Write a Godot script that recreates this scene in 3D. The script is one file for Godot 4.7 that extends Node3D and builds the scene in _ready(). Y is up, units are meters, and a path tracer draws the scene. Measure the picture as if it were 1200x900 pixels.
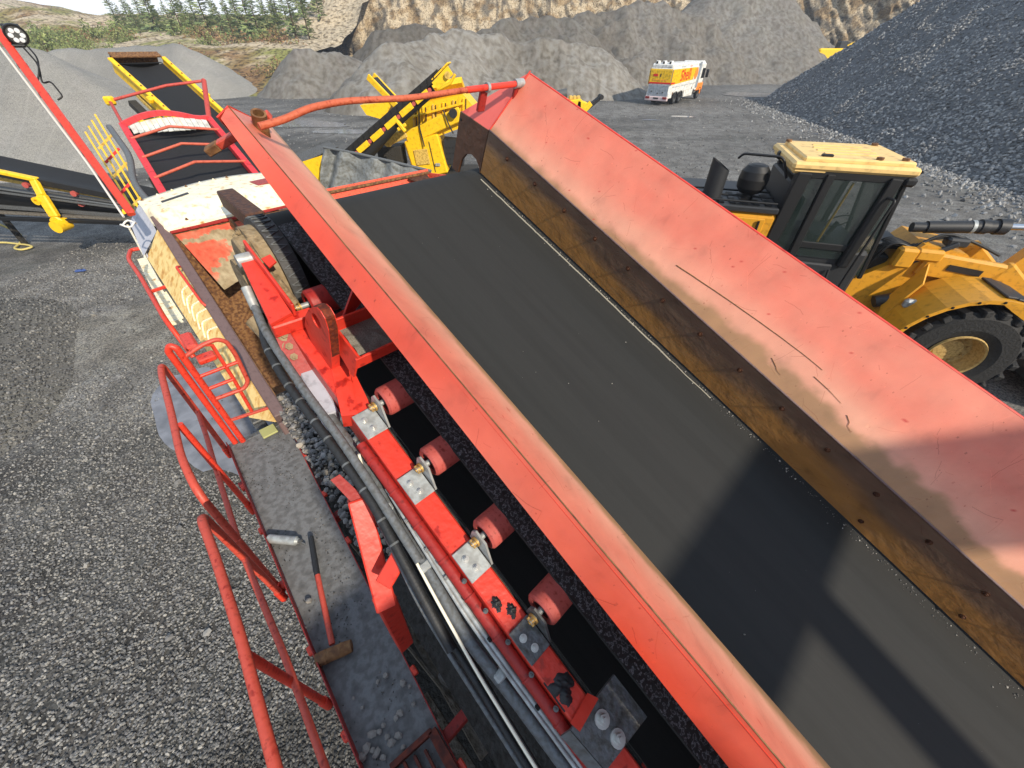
extends Node3D
# ---------------------------------------------------------------- helpers
var rng := RandomNumberGenerator.new()
var M := {}
var nz := FastNoiseLite.new()
var nz2 := FastNoiseLite.new()
var nzr := FastNoiseLite.new()
const INC := 0.38951            # slope of the feeder belt
var TB := Transform3D(Basis(Vector3.RIGHT, INC), Vector3(0, 4.262, -2.087))   # belt frame: x across, y off the belt, -z up the belt
var used := {}

func numbered(n: String) -> String:
	var k: int = used.get(n, 0)
	used[n] = k + 1
	return n if k == 0 else "%s_%03d" % [n, k]

func tag(o: Node3D, label := "", category := "", group := "", kind := "") -> Node3D:
	if label: o.set_meta("label", label)
	if category: o.set_meta("category", category)
	if group: o.set_meta("group", group)
	if kind: o.set_meta("kind", kind)
	return o

func thing(called: String, label: String, category: String, at := Vector3.ZERO, turn := 0.0, group := "") -> Node3D:
	var o := Node3D.new()
	o.name = numbered(called)
	add_child(o)
	o.position = at
	o.rotation.y = turn
	tag(o, label, category, group)
	return o

func copy_of(src: Node3D, called: String, label: String, at: Vector3, turn: float, sc: Vector3) -> Node3D:
	var r: Node3D = src.duplicate()
	r.name = numbered(called)
	add_child(r)
	r.position = at
	r.rotation.y = turn
	r.scale = sc
	if label: r.set_meta("label", label)
	return r

func st() -> SurfaceTool:
	var s := SurfaceTool.new()
	s.begin(Mesh.PRIMITIVE_TRIANGLES)
	s.set_smooth_group(-1)
	return s

func put(s: SurfaceTool, called: String, m: Material, parent: Node = null, xf := Transform3D(), label := "") -> MeshInstance3D:
	s.generate_normals()
	return hang(s.commit(), called, m, parent, xf, label)

func hang(mesh: Mesh, called: String, m: Material, parent: Node = null, xf := Transform3D(), label := "") -> MeshInstance3D:
	var o := MeshInstance3D.new()
	o.mesh = mesh
	o.material_override = m
	if parent == null:
		o.name = numbered(called)
		add_child(o)
	else:
		var n := called
		var k := 0
		while parent.has_node(NodePath(n)):
			k += 1
			n = "%s_%03d" % [called, k]
		o.name = n
		parent.add_child(o, true)
	o.transform = xf
	if label: o.set_meta("label", label)
	return o

func tri(s: SurfaceTool, a: Vector3, b: Vector3, c: Vector3, away: Vector3) -> void:   # faces away from a point
	if (b - a).cross(c - a).dot((a + b + c) / 3.0 - away) > 0.0:
		s.add_vertex(a); s.add_vertex(c); s.add_vertex(b)
	else:
		s.add_vertex(a); s.add_vertex(b); s.add_vertex(c)

func quad(s: SurfaceTool, a: Vector3, b: Vector3, c: Vector3, d: Vector3, away: Vector3) -> void:
	tri(s, a, b, c, away); tri(s, a, c, d, away)

func box(s: SurfaceTool, size: Vector3, xf := Transform3D(), bev := 0.0) -> void:
	s.set_smooth_group(-1)
	var h := size * 0.5
	var b := minf(bev, minf(h.x, minf(h.y, h.z)) * 0.6)
	var o := xf.origin
	var pt := func(sx, sy, sz, ax): return xf * Vector3(sx * (h.x - (0.0 if ax == 0 else b)), sy * (h.y - (0.0 if ax == 1 else b)), sz * (h.z - (0.0 if ax == 2 else b)))
	for g in [-1, 1]:
		quad(s, pt.call(g, -1, -1, 0), pt.call(g, 1, -1, 0), pt.call(g, 1, 1, 0), pt.call(g, -1, 1, 0), o)
		quad(s, pt.call(-1, g, -1, 1), pt.call(1, g, -1, 1), pt.call(1, g, 1, 1), pt.call(-1, g, 1, 1), o)
		quad(s, pt.call(-1, -1, g, 2), pt.call(1, -1, g, 2), pt.call(1, 1, g, 2), pt.call(-1, 1, g, 2), o)
	if b > 0.0:
		for i in [-1, 1]:
			for j in [-1, 1]:
				quad(s, pt.call(-1, i, j, 1), pt.call(1, i, j, 1), pt.call(1, i, j, 2), pt.call(-1, i, j, 2), o)
				quad(s, pt.call(i, -1, j, 0), pt.call(i, 1, j, 0), pt.call(i, 1, j, 2), pt.call(i, -1, j, 2), o)
				quad(s, pt.call(i, j, -1, 0), pt.call(i, j, 1, 0), pt.call(i, j, 1, 1), pt.call(i, j, -1, 1), o)
				for k in [-1, 1]:
					tri(s, pt.call(i, j, k, 0), pt.call(i, j, k, 1), pt.call(i, j, k, 2), o)

func at(x: float, y: float, z: float) -> Transform3D:
	return Transform3D(Basis(), Vector3(x, y, z))

func bar(s: SurfaceTool, a: Vector3, b: Vector3, w: float, h: float, up := Vector3.UP, bev := 0.004) -> void:   # box beam from a to b
	var d := (b - a)
	var x := d.cross(up).normalized()
	var y := x.cross(d).normalized()
	box(s, Vector3(w, h, d.length()), Transform3D(Basis(x, y, -d.normalized()), (a + b) * 0.5), bev)

func rounded(pts: Array, r: float) -> PackedVector3Array:
	var out := PackedVector3Array()
	out.append(pts[0])
	for i in range(1, pts.size() - 1):
		var p: Vector3 = pts[i]
		var a: Vector3 = pts[i - 1]
		var b: Vector3 = pts[i + 1]
		var q := minf(r, minf(p.distance_to(a), p.distance_to(b)) * 0.45)
		var pa := p + (a - p).normalized() * q
		var pb := p + (b - p).normalized() * q
		for k in 6:
			var t := k / 5.0
			out.append(pa.lerp(p, t).lerp(p.lerp(pb, t), t))
	out.append(pts[-1])
	return out

func tube(s: SurfaceTool, pts, r: float, sides := 10, r2 := -1.0, caps := true) -> void:
	if r2 < 0.0: r2 = r
	var n: int = pts.size()
	var d0: Vector3 = (pts[1] - pts[0]).normalized()
	var u := d0.cross(Vector3.UP if absf(d0.y) < 0.9 else Vector3.RIGHT).normalized()
	var rings := []
	for i in n:
		var d: Vector3 = ((pts[mini(i + 1, n - 1)] as Vector3) - (pts[maxi(i - 1, 0)] as Vector3)).normalized()
		u = (u - d * u.dot(d)).normalized()
		var v := d.cross(u)
		var ring := PackedVector3Array()
		var rr := lerpf(r, r2, i / float(n - 1))
		for k in sides:
			var t := TAU * k / sides
			ring.append((pts[i] as Vector3) + (u * cos(t) + v * sin(t)) * rr)
		rings.append(ring)
	s.set_smooth_group(1)
	for i in n - 1:
		var mid: Vector3 = ((pts[i] as Vector3) + (pts[i + 1] as Vector3)) * 0.5
		for k in sides:
			var k2 := (k + 1) % sides
			quad(s, rings[i][k], rings[i][k2], rings[i + 1][k2], rings[i + 1][k], mid)
	s.set_smooth_group(-1)
	if caps:
		for e in [0, n - 1]:
			var c: Vector3 = pts[e]
			var away: Vector3 = pts[1] if e == 0 else pts[n - 2]
			for k in sides:
				tri(s, c, rings[e][k], rings[e][(k + 1) % sides], away)

func cyl(s: SurfaceTool, a: Vector3, b: Vector3, r: float, sides := 16, r2 := -1.0) -> void:
	tube(s, [a, b], r, sides, r2)

func lathe(s: SurfaceTool, prof: Array, sides: int, xf := Transform3D(), smooth := true) -> void:   # prof of (radius, height), around y
	for i in prof.size() - 1:
		s.set_smooth_group(2 + i if smooth else -1)
		for k in sides:
			var p := []
			for q in [[i, k], [i, k + 1], [i + 1, k + 1], [i + 1, k]]:
				var t: float = TAU * (q[1] % sides) / sides
				p.append(xf * Vector3(prof[q[0]].x * cos(t), prof[q[0]].y, prof[q[0]].x * sin(t)))
			s.add_vertex(p[0]); s.add_vertex(p[1]); s.add_vertex(p[2])
			s.add_vertex(p[0]); s.add_vertex(p[2]); s.add_vertex(p[3])
	s.set_smooth_group(-1)

func plate(s: SurfaceTool, poly: Array, th: float, xf := Transform3D()) -> void:   # outline in xy, thickness along z, centred
	s.set_smooth_group(-1)
	var pv := PackedVector2Array(poly)
	if Geometry2D.is_polygon_clockwise(pv): pv.reverse()
	var ids := Geometry2D.triangulate_polygon(pv)
	for z in [-0.5, 0.5]:
		for i in range(0, ids.size(), 3):
			var a := xf * Vector3(pv[ids[i]].x, pv[ids[i]].y, z * th)
			var b := xf * Vector3(pv[ids[i + 1]].x, pv[ids[i + 1]].y, z * th)
			var c := xf * Vector3(pv[ids[i + 2]].x, pv[ids[i + 2]].y, z * th)
			tri(s, a, b, c, a - xf.basis.z * z)
	for i in pv.size():
		var a := pv[i]
		var b := pv[(i + 1) % pv.size()]
		var out := Vector3(b.y - a.y, a.x - b.x, 0.0).normalized()
		var mid := Vector3((a.x + b.x) * 0.5, (a.y + b.y) * 0.5, 0) - out
		quad(s, xf * Vector3(a.x, a.y, -th * 0.5), xf * Vector3(b.x, b.y, -th * 0.5), xf * Vector3(b.x, b.y, th * 0.5), xf * Vector3(a.x, a.y, th * 0.5), xf * mid)

func slab(s: SurfaceTool, pts: Array, off: Vector3) -> void:   # any planar outline in space, thickened by off
	var a: Vector3 = pts[0]
	var n := Vector3.ZERO
	for i in pts.size():
		n += ((pts[i] as Vector3) - a).cross((pts[(i + 1) % pts.size()] as Vector3) - a)
	n = n.normalized()
	var x: Vector3 = ((pts[1] as Vector3) - a).normalized()
	var y := n.cross(x)
	var poly := []
	for p in pts:
		poly.append(Vector2((p - a).dot(x), (p - a).dot(y)))
	plate(s, poly, absf(off.dot(n)), Transform3D(Basis(x, y, n), a + off * 0.5))

func sheet(s: SurfaceTool, nu: int, nv: int, f: Callable, col = null) -> void:   # smooth grid, f(u,v) -> point
	var p := []
	var c := []
	for i in nu + 1:
		var r := PackedVector3Array()
		var rc := PackedColorArray()
		for j in nv + 1:
			var q: Vector3 = f.call(i / float(nu), j / float(nv))
			r.append(q)
			if col != null: rc.append(col.call(i / float(nu), j / float(nv), q))
		p.append(r); c.append(rc)
	s.set_smooth_group(1)
	for i in nu:
		for j in nv:
			for q in [[i, j], [i + 1, j], [i + 1, j + 1], [i, j], [i + 1, j + 1], [i, j + 1]]:
				if col != null: s.set_color(c[q[0]][q[1]])
				s.add_vertex(p[q[0]][q[1]])
	s.set_smooth_group(-1)

func bolt(s: SurfaceTool, p: Vector3, n: Vector3, r: float) -> void:   # washer, head and shank end
	n = n.normalized()
	cyl(s, p - n * 0.004, p + n * r * 0.18, r, 14)
	cyl(s, p + n * r * 0.18, p + n * r * 0.75, r * 0.62, 6)
	cyl(s, p + n * r * 0.75, p + n * r * 1.05, r * 0.32, 8)

# ---------------------------------------------------------------- materials
func ramp(stops: Array) -> Gradient:
	var g := Gradient.new()
	var o := PackedFloat32Array()
	var c := PackedColorArray()
	for q in stops:
		o.append(q[0]); c.append(q[1])
	g.offsets = o
	g.colors = c
	return g

func ntex(freq: float, stops, seed_: int, size := 512, type := FastNoiseLite.TYPE_SIMPLEX_SMOOTH, oct := 5, normal := false, bump := 6.0, warp := 0.0) -> NoiseTexture2D:
	var n := FastNoiseLite.new()
	n.noise_type = type
	n.seed = seed_
	n.frequency = freq
	n.fractal_octaves = oct
	if type == FastNoiseLite.TYPE_CELLULAR:
		n.cellular_return_type = FastNoiseLite.RETURN_DISTANCE2_SUB if stops == null or normal else FastNoiseLite.RETURN_CELL_VALUE
		n.fractal_type = FastNoiseLite.FRACTAL_NONE if oct == 1 else FastNoiseLite.FRACTAL_FBM
	if warp > 0.0:
		n.domain_warp_enabled = true
		n.domain_warp_amplitude = warp
		n.domain_warp_frequency = freq * 2.0
	var t := NoiseTexture2D.new()
	t.width = size
	t.height = size
	t.seamless = true
	t.noise = n
	if normal:
		t.as_normal_map = true
		t.bump_strength = bump
	elif stops != null:
		t.color_ramp = ramp(stops)
	return t

func paint_tex(sd: int, scratches: int, chips: int) -> ImageTexture:   # worn paint: soft dulling, scratches, chips and drips
	var n := FastNoiseLite.new()
	n.seed = sd
	n.frequency = 0.006
	n.fractal_octaves = 7
	var im := n.get_seamless_image(1024, 1024)
	im.convert(Image.FORMAT_RGB8)
	var d := im.get_data()
	for i in d.size():
		d[i] = 214 + d[i] / 8 if d[i] > 70 else 190 + d[i] / 2
	im = Image.create_from_data(1024, 1024, false, Image.FORMAT_RGB8, d)
	var r := RandomNumberGenerator.new()
	r.seed = sd
	for k in scratches:
		var p := Vector2(r.randf() * 1024.0, r.randf() * 1024.0)
		var dr := Vector2.from_angle(r.randfn(0.0, 0.7) + (PI * 0.5 if r.randf() < 0.3 else 0.0))
		var c: Color = [Color(1.0, 1.0, 0.98), Color(0.62, 0.42, 0.36), Color(0.5, 0.36, 0.3), Color(0.8, 0.66, 0.6)][r.randi() % 4]
		for j in int(r.randf_range(8.0, 90.0)):
			p += dr
			dr = dr.rotated(r.randfn(0.0, 0.03))
			im.set_pixel(posmod(int(p.x), 1024), posmod(int(p.y), 1024), c)
	for k in chips:
		var p := Vector2i(r.randi() % 1024, r.randi() % 1024)
		var q := 1 + int(pow(r.randf(), 4.0) * 5.0)
		var c: Color = [Color(0.55, 0.38, 0.3), Color(0.72, 0.5, 0.42), Color(0.45, 0.34, 0.3), Color(1, 0.98, 0.95)][r.randi() % 4]
		for a in q:
			for b in q:
				if r.randf() < 0.75: im.set_pixel((p.x + a) % 1024, (p.y + b) % 1024, c)
	return ImageTexture.create_from_image(im)

func g(v: float) -> Color:
	return Color(v, v, v)

func mat(c: Color, rough := 0.6, tex: Texture2D = null, scale := 1.0, nrm: Texture2D = null, nsc := 1.0, metal := 0.0, world := false) -> StandardMaterial3D:
	var m := StandardMaterial3D.new()
	m.albedo_color = c
	m.roughness = rough
	m.metallic = metal
	m.uv1_triplanar = true
	m.uv1_world_triplanar = world
	m.uv1_scale = Vector3.ONE * scale
	if tex: m.albedo_texture = tex
	if nrm:
		m.normal_enabled = true
		m.normal_texture = nrm
		m.normal_scale = nsc
	return m

func detail(m: StandardMaterial3D, tex: Texture2D, mask: Texture2D) -> StandardMaterial3D:
	m.detail_enabled = true
	m.detail_albedo = tex
	m.detail_mask = mask
	m.detail_blend_mode = BaseMaterial3D.BLEND_MODE_MIX
	return m

func make_materials() -> void:
	var t_dust := ntex(0.012, [[0.0, g(0.72)], [0.45, g(0.9)], [0.7, g(1.0)], [1.0, g(0.94)]], 3)
	var t_worn := ntex(0.008, [[0.0, g(0.78)], [0.26, g(0.9)], [0.4, g(0.98)], [0.8, g(1.0)], [1.0, g(0.93)]], 9, 1024, FastNoiseLite.TYPE_SIMPLEX_SMOOTH, 8)
	var t_red := ntex(0.011, [[0.0, Color(0.6, 0.4, 0.34)], [0.2, Color(0.8, 0.6, 0.54)], [0.27, Color(0.96, 0.94, 0.93)], [0.66, Color(1, 1, 1)], [0.75, Color(0.95, 0.94, 0.93)], [0.8, Color(0.82, 0.82, 0.8)], [1.0, Color(0.72, 0.7, 0.66)]], 15, 1024, FastNoiseLite.TYPE_SIMPLEX_SMOOTH, 9)
	var t_mud := ntex(0.011, [[0.0, Color(0.66, 0.63, 0.58)], [0.35, Color(0.86, 0.84, 0.8)], [0.65, Color(1, 1, 1)], [1.0, Color(0.86, 0.85, 0.83)]], 21, 1024, FastNoiseLite.TYPE_SIMPLEX_SMOOTH, 8)
	var t_bank := ntex(0.012, [[0.0, Color(0.62, 0.59, 0.55)], [0.35, Color(0.8, 0.77, 0.73)], [0.55, Color(0.95, 0.93, 0.9)], [0.8, Color(1, 1, 1)], [1.0, Color(0.7, 0.68, 0.66)]], 45, 1024, FastNoiseLite.TYPE_SIMPLEX_SMOOTH, 9)
	var n_bank := ntex(0.02, null, 46, 1024, FastNoiseLite.TYPE_SIMPLEX_SMOOTH, 8, true, 12.0)
	var t_rust := ntex(0.012, [[0.0, Color(0.3, 0.21, 0.14)], [0.35, Color(0.4, 0.28, 0.18)], [0.55, Color(0.5, 0.37, 0.23)], [0.75, Color(0.56, 0.44, 0.29)], [1.0, Color(0.44, 0.34, 0.26)]], 31, 1024, FastNoiseLite.TYPE_SIMPLEX_SMOOTH, 8)
	var t_ground := ntex(0.01, [[0.0, g(0.74)], [0.4, Color(0.88, 0.87, 0.86)], [0.65, g(1.0)], [1.0, g(0.86)]], 47, 1024, FastNoiseLite.TYPE_SIMPLEX_SMOOTH, 9)
	var t_gravel := ntex(0.09, [[0.0, g(0.5)], [0.3, g(0.72)], [0.6, g(0.95)], [0.85, Color(1.0, 0.98, 0.94)], [1.0, g(0.6)]], 41, 1024, FastNoiseLite.TYPE_CELLULAR, 1)
	var n_gravel := ntex(0.09, null, 41, 1024, FastNoiseLite.TYPE_CELLULAR, 1, true, 5.0)
	var n_fine := ntex(0.05, null, 51, 512, FastNoiseLite.TYPE_SIMPLEX_SMOOTH, 5, true, 3.0)
	var n_rough := ntex(0.03, null, 52, 512, FastNoiseLite.TYPE_SIMPLEX_SMOOTH, 6, true, 7.0)
	var t_belt := ntex(0.008, [[0.0, g(0.93)], [0.5, g(0.98)], [0.62, g(1.0)], [1.0, g(0.97)]], 61, 512, FastNoiseLite.TYPE_SIMPLEX_SMOOTH, 6)
	var t_scuff := ntex(0.045, [[0.0, g(0.2)], [0.52, g(0.26)], [0.6, g(1.0)], [0.66, g(0.35)], [1.0, g(0.25)]], 63, 1024, FastNoiseLite.TYPE_SIMPLEX_SMOOTH, 6)
	var t_rock := ntex(0.014, [[0.0, Color(0.2, 0.17, 0.14)], [0.3, Color(0.42, 0.37, 0.3)], [0.42, Color(0.8, 0.74, 0.64)], [0.6, Color(1, 0.96, 0.88)], [0.8, Color(0.8, 0.75, 0.68)], [1.0, Color(1, 0.98, 0.95)]], 71, 1024, FastNoiseLite.TYPE_SIMPLEX_SMOOTH, 8, false, 0.0, 30.0)
	M.red = mat(Color(0.83, 0.23, 0.165), 0.45, t_red, 0.9, n_fine, 0.25)
	M.red_clean = mat(Color(0.85, 0.24, 0.175), 0.42, t_red, 0.8, n_fine, 0.2)
	M.red_far = mat(Color(0.84, 0.2, 0.22), 0.5, t_red, 0.5)
	M.red_dark = mat(Color(0.6, 0.14, 0.12), 0.55, t_red, 1.4, n_fine, 0.3)
	M.rail = mat(Color(0.84, 0.25, 0.17), 0.45, t_red, 1.7, n_fine, 0.3)
	M.rail_old = mat(Color(0.76, 0.3, 0.23), 0.5, t_red, 1.6, n_fine, 0.3)
	M.hopper = mat(Color.WHITE, 0.42, paint_tex(5, 90, 650), 0.85, n_fine, 0.15)
	M.hopper.vertex_color_use_as_albedo = true
	M.vertex = mat(Color.WHITE, 0.7, t_mud, 0.8, n_rough, 0.4)
	M.vertex.vertex_color_use_as_albedo = true
	M.roller = mat(Color(0.7, 0.32, 0.29), 0.7, t_red, 2.6, n_fine, 0.3)
	M.rust = mat(Color(0.95, 0.9, 0.85), 0.75, t_rust, 1.2, n_rough, 0.5)
	M.rust_dark = mat(Color(0.62, 0.5, 0.45), 0.7, t_rust, 1.0, n_rough, 0.4)
	M.belt = mat(Color(0.178, 0.18, 0.178), 0.62, t_belt, 0.7, n_fine, 0.1)
	M.belt.roughness = 0.78
	M.belt.metallic_specular = 0.32
	M.rubber = mat(Color(0.1, 0.1, 0.105), 0.7, t_mud, 1.5, n_fine, 0.3)
	M.scuff = mat(Color(0.5, 0.5, 0.52), 0.55, t_scuff, 1.1, n_rough, 0.35)
	M.tyre = mat(Color(0.12, 0.12, 0.125), 0.8, t_mud, 1.2, n_rough, 0.5)
	M.galv = mat(Color(0.68, 0.7, 0.7), 0.5, t_ground, 1.5, n_fine, 0.15, 0.3)
	M.steel = mat(Color(0.4, 0.41, 0.42), 0.55, t_mud, 2.0, n_rough, 0.4, 0.3)
	M.bolt = mat(Color(0.78, 0.78, 0.76), 0.35, null, 8.0, null, 1.0, 0.6)
	M.dark_steel = mat(Color(0.2, 0.195, 0.185), 0.85, t_mud, 1.3, n_rough, 0.8)
	M.mud = mat(Color(0.42, 0.4, 0.37), 0.95, t_mud, 1.1, n_rough, 1.0)
	M.mud_tan = mat(Color(0.6, 0.53, 0.42), 0.95, t_mud, 1.6, n_rough, 1.0)
	M.deck = mat(Color(0.45, 0.455, 0.46), 0.9, t_ground, 1.2, n_fine, 0.4)
	M.cream = mat(Color(0.95, 0.92, 0.82), 0.5, ntex(0.018, [[0.0, Color(0.7, 0.52, 0.34)], [0.18, Color(0.86, 0.76, 0.62)], [0.27, Color(0.97, 0.95, 0.9)], [0.66, Color(1, 1, 1)], [0.76, Color(0.88, 0.9, 0.93)], [1.0, Color(0.82, 0.85, 0.9)]], 81, 512, FastNoiseLite.TYPE_SIMPLEX_SMOOTH, 7), 0.7, n_fine, 0.2)
	M.cream_dust = mat(Color(0.93, 0.83, 0.58), 0.6, ntex(0.016, [[0.0, Color(0.66, 0.42, 0.2)], [0.3, Color(0.86, 0.72, 0.5)], [0.5, Color(1, 0.98, 0.94)], [1.0, Color(0.95, 0.93, 0.86)]], 83, 512, FastNoiseLite.TYPE_SIMPLEX_SMOOTH, 6), 1.0, n_fine, 0.2)
	M.beam = mat(Color(0.42, 0.34, 0.33), 0.65, t_worn, 2.0, n_fine, 0.4)
	M.black = mat(Color(0.08, 0.08, 0.085), 0.5, t_worn, 2.0)
	M.plastic = mat(Color(0.16, 0.165, 0.175), 0.5, t_worn, 2.0)
	M.hose = mat(Color(0.14, 0.15, 0.165), 0.6, t_mud, 3.0, n_fine, 0.4)
	M.hose_grey = mat(Color(0.4, 0.42, 0.44), 0.6, t_mud, 3.0, n_fine, 0.4)
	M.grey_box = mat(Color(0.68, 0.69, 0.73), 0.5, t_worn, 2.0)
	M.yellow = mat(Color(0.96, 0.77, 0.1), 0.45, t_worn, 0.8, n_fine, 0.15)
	M.yellow_pale = mat(Color(0.85, 0.72, 0.36), 0.6, t_mud, 0.9, n_fine, 0.15)
	M.cat = mat(Color(0.82, 0.58, 0.14), 0.45, t_worn, 0.9, n_fine, 0.12)
	M.cat_roof = mat(Color(0.93, 0.78, 0.5), 0.5, t_worn, 0.5)
	M.white_paint = mat(Color(0.93, 0.93, 0.91), 0.4, t_dust, 0.4)
	M.sign_yellow = mat(Color(0.98, 0.78, 0.05), 0.4, t_dust, 0.5)
	M.sign_red = mat(Color(0.82, 0.1, 0.06), 0.4)
	M.orange = mat(Color(0.96, 0.55, 0.2), 0.4)
	M.grey_paint = mat(Color(0.6, 0.64, 0.68), 0.45, t_dust, 0.5)
	M.tail = mat(Color(0.5, 0.1, 0.08), 0.3)
	M.chrome = mat(Color(0.85, 0.85, 0.86), 0.15, null, 1.0, null, 1.0, 1.0)
	M.lens = mat(Color(0.9, 0.92, 0.94), 0.2)
	M.glass = mat(Color(0.16, 0.21, 0.2, 0.42), 0.06)
	M.glass.transparency = BaseMaterial3D.TRANSPARENCY_ALPHA
	M.canvas = mat(Color(0.5, 0.52, 0.53), 0.7, t_mud, 0.9, n_rough, 0.6)
	M.skirt = mat(Color(0.82, 0.83, 0.8), 0.6, t_dust, 1.0)
	M.rope = mat(Color(0.86, 0.8, 0.5), 0.8, t_mud, 3.0)
	M.ground = mat(Color.WHITE, 0.9, t_ground, 0.09, n_bank, 0.22, 0.0, true)
	M.ground.detail_enabled = true
	M.ground.detail_albedo = t_gravel
	M.ground.detail_blend_mode = BaseMaterial3D.BLEND_MODE_MUL
	M.ground.detail_uv_layer = BaseMaterial3D.DETAIL_UV_2
	M.ground.uv2_triplanar = true
	M.ground.uv2_world_triplanar = true
	M.ground.uv2_scale = Vector3.ONE * 0.5
	M.ground.vertex_color_use_as_albedo = true
	M.heap = mat(Color.WHITE, 0.95, t_gravel, 0.8, n_gravel, 0.7, 0.0, true)
	M.heap.vertex_color_use_as_albedo = true
	M.bank = mat(Color.WHITE, 0.95, t_bank, 0.09, n_bank, 0.22, 0.0, true)
	M.bank.vertex_color_use_as_albedo = true
	M.stone = mat(Color.WHITE, 0.85, t_mud, 3.0)
	M.stone.vertex_color_use_as_albedo = true
	M.rock = mat(Color.WHITE, 0.9, t_rock, 0.17, n_rough, 1.0, 0.0, true)
	M.rock.vertex_color_use_as_albedo = true
	M.hill = mat(Color.WHITE, 0.95, t_rock, 0.06, n_rough, 1.0, 0.0, true)
	M.hill.vertex_color_use_as_albedo = true
	M.puddle = mat(Color(0.52, 0.53, 0.56), 0.08, t_dust, 0.3, null, 1.0, 0.0, true)  # sky reflection put into the pale water colour
	M.leaf = mat(Color.WHITE, 0.85)
	M.leaf.vertex_color_use_as_albedo = true
	M.leaf.uv1_triplanar = false
	M.bark = mat(Color(0.3, 0.24, 0.19), 0.95, t_mud, 1.0)

# ---------------------------------------------------------------- terrain
func ground_y(x: float, z: float) -> float:
	return nz.get_noise_2d(x * 3.0, z * 3.0) * 0.05 + nz.get_noise_2d(x * 14.0, z * 14.0) * 0.015

func build_ground() -> void:
	var s := st()
	var f := func(u, v):
		var a: float = u * 2.0 - 1.0
		var b: float = v * 2.0 - 1.0
		var x := sinh(a * 6.2) * 7.0 - 4.0
		var z := -sinh(b * 6.2) * 7.0 - 8.0
		return Vector3(x, ground_y(x, z), z)
	var c := func(_u, _v, p):
		var w: float = nz2.get_noise_2d(p.x * 2.2 + p.z * 0.6, p.z * 5.0) * 0.5 + 0.5
		var k: float = 0.15 + 0.2 * w + 0.07 * nz.get_noise_2d(p.x * 9.0, p.z * 22.0)
		var ra: float = p.x * 0.8 - p.z * 0.6
		var rb: float = p.x * 0.6 + p.z * 0.8
		k *= 1.0 - 0.38 * smoothstep(0.05, 0.3, nz2.get_noise_2d(ra * 2.5, rb * 22.0)) * smoothstep(2.0, -2.0, p.x)
		k *= 1.0 - 0.3 * smoothstep(0.05, 0.25, nz2.get_noise_2d(p.x * 2.0 + 300.0, p.z * 16.0)) * smoothstep(-8.0, -14.0, p.z)
		k *= 1.0 - 0.42 * smoothstep(-10.5, -8.0, p.x) * smoothstep(-5.6, -3.6, p.z + nz.get_noise_2d(p.x * 20.0, p.z * 20.0) * 1.6) * smoothstep(12.0, 6.0, p.z)
		var mp := Vector2((p.x + 8.4) / 2.6, (p.z + 7.6 + 0.25 * (p.x + 8.4)) / 1.5)
		var mud: float = smoothstep(1.15, 0.75, mp.length() + nz2.get_noise_2d(p.x * 30.0, p.z * 30.0) * 0.5)
		return Color(k, k * 0.985, k * 0.95).lerp(Color(0.33, 0.315, 0.28), mud * 0.8)
	sheet(s, 260, 260, f, c)
	tag(put(s, "ground", M.ground), "grey crushed stone quarry floor, damp and rutted", "", "", "structure")

func puddle(c: Vector2, r: Vector2, turn: float, label: String, m: Material) -> void:
	var s := st()
	var pts := []
	for k in 40:
		var t := TAU * k / 40.0
		var q := 1.0 + 0.45 * nz2.get_noise_2d(cos(t) * 40.0 + c.x * 31.0, sin(t) * 40.0 + c.y * 17.0)
		pts.append(Vector2(cos(t) * r.x * q, sin(t) * r.y * q).rotated(turn))
	var top := 0.0
	for p in pts:
		top = maxf(top, ground_y(c.x + p.x, c.y + p.y))
	for k in 40:
		tri(s, Vector3.ZERO, Vector3(pts[k].x, 0, pts[k].y), Vector3(pts[(k + 1) % 40].x, 0, pts[(k + 1) % 40].y), Vector3(0, -1, 0))
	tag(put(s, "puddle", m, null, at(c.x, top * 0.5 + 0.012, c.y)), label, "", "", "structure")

func heap_y(ridge: Array, k: float, x: float, z: float) -> float:
	var best := -99.0
	var p := Vector2(x, z)
	for i in maxi(1, ridge.size() - 1):
		var a: Vector3 = ridge[i]
		var b: Vector3 = ridge[mini(i + 1, ridge.size() - 1)]
		var a2 := Vector2(a.x, a.z)
		var b2 := Vector2(b.x, b.z)
		var l := (b2 - a2).length_squared()
		var t := 0.0 if l < 0.0001 else clampf((p - a2).dot(b2 - a2) / l, 0.0, 1.0)
		var d := p.distance_to(a2.lerp(b2, t))
		var h := lerpf(a.y, b.y, t)
		best = maxf(best, h - k * (sqrt(d * d + 0.36) - 0.6))
	return best

func heap_h(ridge: Array, k: float, amp: float, sd: float, x: float, z: float) -> float:
	var h := heap_y(ridge, k, x, z)
	var e := clampf(h * 0.7 + 0.3, 0.0, 1.0)
	return h + e * amp * (nz.get_noise_2d(x * 5.0 + sd, z * 5.0) * 1.3 + nz2.get_noise_2d(x * 22.0 + sd, z * 22.0) * 0.9 + (0.25 - absf(nzr.get_noise_2d(x * 12.0 + sd, z * 12.0))) * 1.6)

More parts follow.
